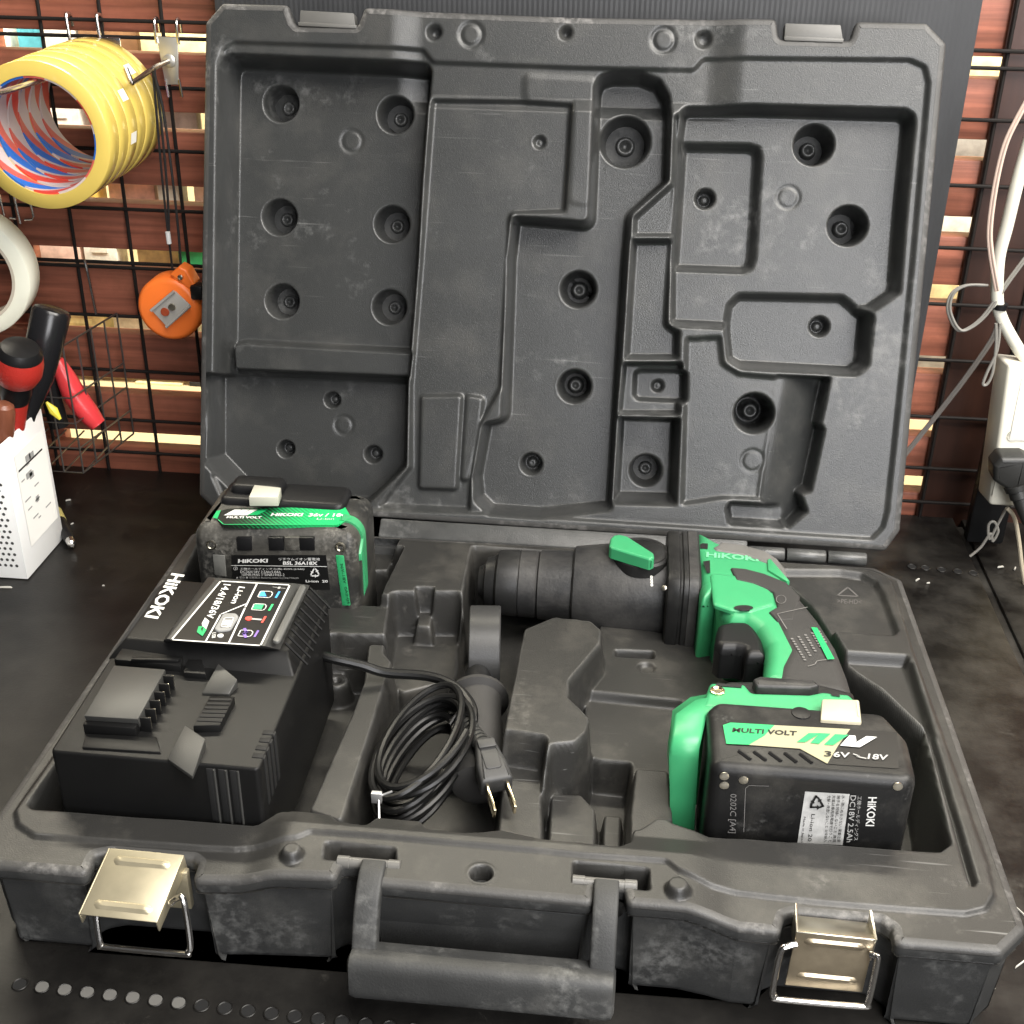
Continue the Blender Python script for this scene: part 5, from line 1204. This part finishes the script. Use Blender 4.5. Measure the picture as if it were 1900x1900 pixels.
for a, b in ((0, 3), (1, 2)):
    m_ = MB(); m_.tube([cl4[a] + [0, -.0008, 0], cl4[b] + [0, -.0008, 0]], .0013, 8); m_.build('clip_flange', CLIPM, clip)
for (x, y, r_) in ((306, 579, .0036), (319, 570, .0030)):
    m_ = MB(); m_.lathe(aty(x, y, .4872), (0, -1, 0), [(0, r_), (.0006, r_ * .9)], 16); m_.build('clip_hole', mat('clip_hole', (.30, .05, .015), .5) if r_ > .0032 else STEEL, clip)
CB = mat('black_cord', (.010, .009, .009), .7)
for pts in ([(283, 128), (287, 170), (298, 300), (308, 400), (314, 450), (320, 500)], [(286, 126), (296, 200), (306, 300), (312, 380), (314, 450)], [(284, 130), (302, 200), (320, 330), (331, 430), (336, 498)]):
    P = [aty(x, y, .502 - .002 * (i == 0)) for i, (x, y) in enumerate(pts)]
    m_ = MB(); m_.tube(smooth_path(P, 6), .0010, 6); m_.build('cord', CB, tm)
m_ = MB(); m_.tube([aty(311, 430, .500), aty(314, 452, .500)], .0019, 8); m_.build('cord_sleeve', WHITEP, tm)

# white masking tape at the left edge
mc = aty(-68, 512, .455)
mt = thing('tape_roll', 'wide white masking tape roll cut off by the left edge', 'tape roll', (mc[0], mc[1], mc[2] - .052))
m_ = MB(); m_.lathe(mc, (-.12, 1, .02), [(0, .0385), (0, .0490), (.0006, .0497), (.024, .0497), (.0246, .0490), (.0246, .0385), (0, .0385)], 64, cap=False); m_.build('tape', mat('masking_tape', (.72, .72, .60), .6, var=.05), mt, angle=50)
m_ = MB(); m_.lathe(mc, (-.12, 1, .02), [(-.0005, .0388), (-.0005, .0365), (.025, .0365), (.025, .0388)], 48, cap=False); m_.build('core', mat('core_card', (.45, .40, .32), .7), mt, angle=50)
hk3 = thing('wall_hook', 'thin wire hook prongs below the clear tape rolls', 'hook', (-.42, .53, .24), 'display hooks on the grid')
for pts in ([(-2, 360), (8, 400)], [(25, 360), (38, 415)], [(55, 370), (62, 402), (60, 407), (46, 408)], [(18, 404), (30, 406)]):
    m_ = MB(); m_.tube([aty(x, y, .531) for x, y in pts], .0010, 8); m_.build('prong', CHROME, hk3)

# wire basket hung on the grid
bk0 = thing('wire_basket', 'small silver wire basket hanging on the grid behind the tool handles', 'basket', (-.40, .49, .03))
BW = mat('basket_wire', (.20, .19, .18), .35, metal=.9)
bx0, bx1, by0, by1 = -.450, -.3720, .455, .535
for k in range(6):
    z = .040 + .022 * k
    P = [(bx0, by1, z), (bx0, by0, z), (bx1 - .012, by0, z), (bx1, by1, z)]
    if k in (0, 2, 3, 5, 1): m_ = MB(); m_.tube(P, .0008, 6); m_.build('hoop_wire', BW, bk0)
for k in range(5):
    x = bx0 + (bx1 - .012 - bx0) * k / 4
    m_ = MB(); m_.tube([(x, by0, .150), (x, by0, .040), (x, by1, .040)], .0008, 6); m_.build('upright_wire', BW, bk0)
for k in range(1, 5):
    y = by0 + (by1 - by0) * k / 4; x = bx1 - .012 + .012 * k / 4
    m_ = MB(); m_.tube([(x, y, .150), (x, y, .040)], .0008, 6); m_.build('upright_wire', BW, bk0)
m_ = MB(); m_.tube(smooth_path([(bx1 - .02, .533, .195), (bx1 - .018, .531, .186), (bx1 - .016, .531, .15)], 4), .0011, 8); m_.build('hanger', CHROME, bk0)
# red handled tool in the basket
rt = [aty(x, y, .475) for x, y in ((105, 668), (122, 700), (140, 735), (165, 768), (182, 788))]
o = thing('pliers', 'red gripped hand tool poking out of the wire basket', 'hand tool', (rt[-1][0], rt[-1][1], rt[-1][2] - .004))
m_ = MB(); pth = smooth_path(rt, 6); m_.tube(pth, [.0040 + .0055 * math.sin(min(1, (i + 2) / len(pth)) * 2.6) for i in range(len(pth))], 14); m_.build('grip', mat('red_vinyl', (.62, .045, .05), .28), o)
r2 = [aty(x, y, .472) for x, y in ((85, 690), (95, 735), (110, 790))]
m_ = MB(); m_.tube(r2, .008, 10); m_.build('jaw', BLACK, o)
# white perforated caddy
bc = thing('perforated_box', 'white perforated metal caddy with paper label on the bench at left', 'caddy', (-.43, .38, 0))
WB = mat('white_enamel', (.78, .78, .76), .4)
e0 = atz(53, 1071, -HB); e1 = atz(107, 991, -HB); hB = .113
xr = -.3905; yf, ybk = .3505, .4150
def plate_with(name, c, d): m_ = MB(); m_.box(c, d, .0006); return m_.build(name, WB, bc)
plate_with('front_wall', (xr - .045, yf, hB / 2 + .0005), (.090, .0014, hB)); 
plate_with('side_wall', (xr, (yf + ybk) / 2, hB / 2 + .0005), (.0014, ybk - yf + .0014, hB)); plate_with('back_wall', (xr - .045, ybk, hB / 2 + .0005), (.090, .0014, hB))
plate_with('side_wall', (xr - .090, (yf + ybk) / 2, hB / 2 + .0005), (.0014, ybk - yf, hB)); plate_with('floor', (xr - .045, (yf + ybk) / 2, .0010), (.090, ybk - yf, .0012))
me = bpy.data.meshes.new('perforation'); n = 8
me.from_pydata([(.0013 * math.cos(2 * math.pi * k / n), 0, .0013 * math.sin(2 * math.pi * k / n)) for k in range(n)], [], [tuple(range(n))]); me.materials.append(mat('perforation_shadow', (.05, .05, .048), .8))
for r_ in range(16):
    for c_ in range(8):
        o = bpy.data.objects.new('perforation', me); link(o, bc)
        o.location = Vector((xr - .006 - c_ * .0044 - (.0022 if r_ % 2 else 0), yf - .00085, .012 + r_ * .0049)) - Vector(LOC[bc.name])
paper = mat('paper_label', (.82, .81, .76), .7)
def sidep(u, v): return (xr + .0011, yf + u, v)
poly3([sidep(.012, .022), sidep(.060, .022), sidep(.060, .098), sidep(.012, .098)], (1, 0, 0), paper, bc, .0002, 'paper_label')
pd = mat('paper_print', (.30, .30, .29), .7)
random.seed(9)
for k in range(16):
    u = random.uniform(.015, .05); v_ = random.uniform(.026, .09); w_ = random.uniform(.004, .010); h_ = random.choice((.0012, .0012, .005))
    poly3([sidep(u, v_), sidep(u + w_, v_), sidep(u + w_, v_ + h_), sidep(u, v_ + h_)], (1, 0, 0), pd, bc, .0005, 'label_print')
poly3([sidep(.014, .084), sidep(.054, .084), sidep(.054, .0855), sidep(.014, .0855)], (1, 0, 0), BLACKP, bc, .0005, 'label_rule')
# handles standing in the caddy
ha = np.array(aty(98, 570, .425)); hb = np.array(aty(46, 795, .400)); hb2 = hb + (hb - ha) * .10
ax = (hb2 - ha); L_ = np.linalg.norm(ax)
o = thing('hammer', 'black rubber hammer grip standing upright in the white caddy', 'hammer', (hb2[0], hb2[1], hb2[2]))
m_ = MB(); m_.lathe(ha, ax, [(0, .008), (.0015, .0125), (.004, .0140), (.030, .0135), (.055, .0122), (L_ * .68, .0090), (L_ * .8, .0060), (L_, .0055)], 28); m_.build('grip', mat('black_rubber', (.010, .010, .011), .25), o)
sa = np.array(aty(38, 640, .372)); sb = np.array(aty(22, 800, .385)); ax = sb - sa; L_ = np.linalg.norm(ax)
o = thing('screwdriver', 'red and black ball grip screwdriver standing in the white caddy', 'screwdriver', (sb[0], sb[1], sb[2]))
m_ = MB(); m_.lathe(sa, ax, [(0, .006), (.002, .0130), (.006, .0155), (.009, .0160)], 28); m_.build('end_cap', BLACK, o)
m_ = MB(); m_.lathe(sa, ax, [(.0088, .0160), (.016, .0172), (.024, .0168), (.031, .0140), (.034, .0105)], 28); m_.build('ball_grip', mat('red_rubber', (.42, .028, .02), .40, bump=.8, bscale=900), o)
m_ = MB(); m_.lathe(sa, ax, [(.033, .0108), (.042, .0112), (.050, .0095)], 24); m_.build('waist', BLACK, o)
m_ = MB(); m_.lathe(sa, ax, [(.0495, .0095), (.060, .0092), (L_ + .02, .0085)], 24); m_.build('lower_grip', mat('red_rubber', (.5, .03, .02), .4), o)
wa = np.array(aty(8, 748, .365)); wb_ = np.array(aty(0, 870, .370)); ax = wb_ - wa; L_ = np.linalg.norm(ax)
o = thing('wooden_handle', 'smooth brown wooden handle standing in the white caddy at the left edge', 'tool handle', (wb_[0], wb_[1], wb_[2]))
m_ = MB(); m_.lathe(wa, ax, [(0, .004), (.002, .0068), (.007, .0080), (.03, .0082), (L_, .0085)], 20); m_.build('shaft', mat('varnished_wood', (.16, .055, .03), .3, var=.25, vscale=30, stretch=(4, 4, .5)), o)
ya = np.array(aty(86, 746, .440)); yb2 = np.array(aty(112, 778, .440))
m_ = MB(); m_.tube([ya, (ya + yb2) / 2, yb2], [.001, .0038, .0012], 8)
tag(m_.build('plastic_wedge', mat('yellow_plastic', (.72, .62, .06), .4)), 'small yellow plastic wedge inside the wire basket', 'wedge')
pk2 = np.array(aty(20, 835, .385)); m_ = MB(); m_.box(pk2, (.012, .006, .024), .002)
tag(m_.build('pink_eraser', mat('pink_rubber', (.70, .30, .30), .5)), 'pink plastic tip showing over the rim of the white caddy', 'eraser')
# pen on the bench
pa = np.array(atz(104, 948, -HB + .0055)); pb = np.array(atz(134, 1012, -HB + .0050)); ax = pb - pa; L_ = np.linalg.norm(ax)
pn = thing('marker_pen', 'short black marker pen with yellow end lying beside the white caddy', 'pen', (pa[0], pa[1], 0))
m_ = MB(); m_.lathe(pa, ax, [(0, .0035), (.001, .0046), (L_ * .30, .0046)], 16); m_.build('cap', mat('yellow_cap', (.42, .36, .12), .5), pn)
m_ = MB(); m_.lathe(pa, ax, [(L_ * .295, .0043), (L_ * .6, .0046), (L_ * .85, .0042), (L_ * .87, .0036)], 16); m_.build('barrel', BLACK, pn)
m_ = MB(); m_.lathe(pa, ax, [(L_ * .865, .0037), (L_ * .97, .0034), (L_, .0015)], 14); m_.build('tip', CHROME, pn)
# crumbs of plastic on the bench
CHIP = ['white crumb beside the yellow end of the marker pen', 'thin white sliver beside the barrel of the marker pen', 'long white strip in front of the white caddy', 'curled white chip right of the case hinge', 'smaller white speck just right of the curled chip', 'white chip left of the pair at the right bench edge', 'white chip right of the pair at the right bench edge', 'curved pale shaving beside the case corner at right edge', 'lower curved pale shaving at the right edge of the bench', 'short pale scrap near the lower right corner of the case', 'faint pale speck on the bench left of the charger']
for i, (x, y, w_, h_, rz) in enumerate(((127, 929, .0045, .0020, .4), (134, 973, .0030, .0010, .9), (8, 1091, .012, .0018, .1), (1702, 1077, .006, .0014, .8), (1722, 1083, .003, .001, .2), (1856, 1053, .006, .0018, .3), (1883, 1056, .005, .0014, 1.1), (1890, 1690, .010, .0008, 2.1), (1893, 1790, .010, .0008, .7), (1838, 1838, .006, .0008, .5), (192, 1088, .002, .0008, .2))):
    p = atz(x, y, -HB); m_ = MB(); M_ = np.eye(4); M_[:2, :2] = [[math.cos(rz), -math.sin(rz)], [math.sin(rz), math.cos(rz)]]; M_[:3, 3] = (p[0], p[1], .0002)
    m_.hexa([(-w_ / 2, -h_ / 2, 0), (w_ / 2, -h_ / 3, 0), (w_ / 2, h_ / 2, 0), (-w_ / 2.4, h_ / 2, 0)], [(-w_ / 2.2, -h_ / 3, .0012), (w_ / 2.4, -h_ / 3, .0009), (w_ / 2.6, h_ / 2.4, .0012), (-w_ / 3, h_ / 3, .0010)], .0002, M=M_)
    tag(m_.build('swarf_chip', mat('pale_swarf', (.40, .39, .35), .4)), CHIP[i], 'chip', 'swarf chips on the bench')

# ================================================================== RIGHT SIDE: power strip and leads
PW = mat('cream_abs', (.72, .69, .58), .42, var=.03)
ys_ = .462
ps = thing('power_strip', 'cream power strip with outlets fixed upright at the right edge', 'power strip', (.345, ys_, .06))
c8 = [aty(x, y, ys_) for x, y in ((1812, 924), (1836, 940), (1990, 948), (1990, 690), (1868, 676), (1858, 684))]
fr_ = [aty(x, y, ys_ - .012) for x, y in ((1836, 938), (1990, 948), (1990, 690), (1872, 676))]
m_ = MB()
b4 = [np.array([p[0] - .004, ys_ + .012, p[2]]) for p in fr_]
m_.hexa(b4, fr_, .0028, 3); m_.build('body', PW, ps)
def onstrip(pts, dy, m, name, bev=.001):
    a = [aty(x, y, ys_ - .012 - dy) for x, y in pts]; m_ = MB(); m_.hexa([p + np.array([0, .002 + dy, 0]) for p in a], a, bev); return m_.build(name, m, ps)
onstrip([(1872, 818), (1990, 822), (1990, 710), (1896, 702)], .0010, mat('outlet_white', (.80, .79, .74), .35), 'outlet_face')
onstrip([(1840, 922), (1960, 930), (1965, 890), (1848, 884)], .0008, PW, 'outlet_face')
m_ = MB(); m_.lathe(aty(1880, 808, ys_ - .0118), (0, -1, 0), [(0, .0046), (.0010, .0044), (.0002, .0036), (.0002, .001)], 20); m_.build('screw_boss', mat('boss_grey', (.45, .44, .38), .5), ps)
lead_ = [aty(1905, 668, ys_), aty(1885, 640, ys_ - .002), aty(1858, 590, ys_ - .006), aty(1850, 550, ys_ - .008), aty(1853, 480, ys_ - .012), aty(1868, 420, ys_ - .016), aty(1890, 330, ys_ - .02), aty(1920, 230, ys_ - .02)]
m_ = MB(); m_.tube(smooth_path(lead_, 8), .0044, 14); m_.build('lead', mat('cream_cable', (.72, .70, .60), .4), ps)
for (x, y) in ((1856, 568), (1853, 480)):
    p = aty(x, y, ys_ - .008); m_ = MB(); m_.lathe(p - np.array([0, 0, .002]), (0, 0, 1), [(0, .0051), (.004, .0051)], 16); m_.build('cable_tie', BLACK, ps)
# black plug in the strip
pq = np.array(aty(1868, 868, ys_ - .016))
pl_ = thing('mains_plug', 'black angled plug pushed into the cream power strip', 'plug', (pq[0], pq[1], pq[2] - .02))
RUB = mat('plug_black_rubber', (.018, .018, .017), .45, bump=.1)
a4 = [aty(x, y, ys_ - .030) for x, y in ((1842, 880), (1870, 912), (1930, 900), (1895, 850), )]
m_ = MB(); m_.prism(fillet([(p[0], p[2]) for p in [aty(x, y, ys_ - .026) for x, y in ((1842, 890), (1842, 862), (1856, 846), (1900, 846), (1930, 860), (1930, 905), (1880, 915))]], .003), rtop(.0, .018, .004, seg=4), M=np.array([[1, 0, 0, 0], [0, 0, -1, ys_ - .012], [0, 1, 0, 0], [0, 0, 0, 1]], float)); m_.build('plug_body', RUB, pl_)
m_ = MB(); q0 = aty(1885, 900, ys_ - .026); q1 = aty(1905, 960, ys_ - .034); m_.lathe(q0, q1 - q0, [(0, .009), (.004, .0085), (.0045, .0070), (.010, .0072), (.0105, .006), (.03, .0045)], 16); m_.build('strain_relief', RUB, pl_)
# loose thin leads
GW = mat('grey_lead', (.20, .19, .17), .45)
def lead2(name, label, pts, Y, r, m=GW, twin=False):
    o = thing(name, label, 'wire', aty(*pts[-1], Y))
    for k in range(2 if twin else 1):
        P = [np.array(aty(x, y, Y)) + np.array([.0016 * k, -.001 * k, .0006 * k]) for x, y in pts]
        m_ = MB(); m_.tube(smooth_path(P, 8), r, 8); m_.build('strand', m, o)
    return o
lead2('loose_wire', 'pale pink thin wire hanging from the upper right corner', [(1910, 175), (1885, 220), (1862, 270), (1845, 340), (1834, 420), (1836, 470), (1848, 540)], .440, .0011, mat('pinkish_lead', (.55, .42, .35), .45), True)
lead2('loose_wire', 'grey twin wire looping left of the power strip cable', [(1915, 460), (1870, 520), (1825, 585), (1790, 612), (1772, 608), (1758, 575), (1765, 545), (1790, 530), (1828, 530)], .452, .0010, GW, True)
lead2('loose_wire', 'dark grey wire running diagonally down to the case lid', [(1852, 590), (1838, 630), (1790, 700), (1740, 765), (1700, 815), (1672, 850)], .500, .0013, mat('dark_lead', (.13, .12, .11), .45), True)
lead2('loose_wire', 'short grey wire loop hanging just above the power strip', [(1856, 600), (1850, 650), (1832, 690), (1824, 712), (1832, 712), (1842, 690), (1848, 640), (1848, 600)], .452, .0011)
lead2('loose_wire', 'knotted pale wire below the power strip', [(1866, 945), (1850, 975), (1836, 1000), (1834, 975), (1844, 968), (1852, 985), (1842, 1004), (1838, 990), (1820, 1015), (1800, 1032)], .455, .0011)
lead2('loose_wire', 'beige wire curving from the power strip down to the bench edge', [(1868, 942), (1882, 960), (1890, 1000), (1896, 1050), (1903, 1090)], .440, .0016, mat('beige_lead', (.40, .35, .26), .45))
# black upright channel and the pale bin behind it
m_ = MB(); m_.box((.3525, .500, .058), (.030, .012, .110), .003)
tag(m_.build('cable_channel', BLACK), 'black plastic upright block under the power strip', 'block')
m_ = MB(); m_.box((.415, .540, .045), (.050, .012, .055), .002)
tag(m_.build('cream_bin', mat('cream_bin', (.75, .62, .35), .5)), 'cream plastic bin behind the black block at far right', 'bin')
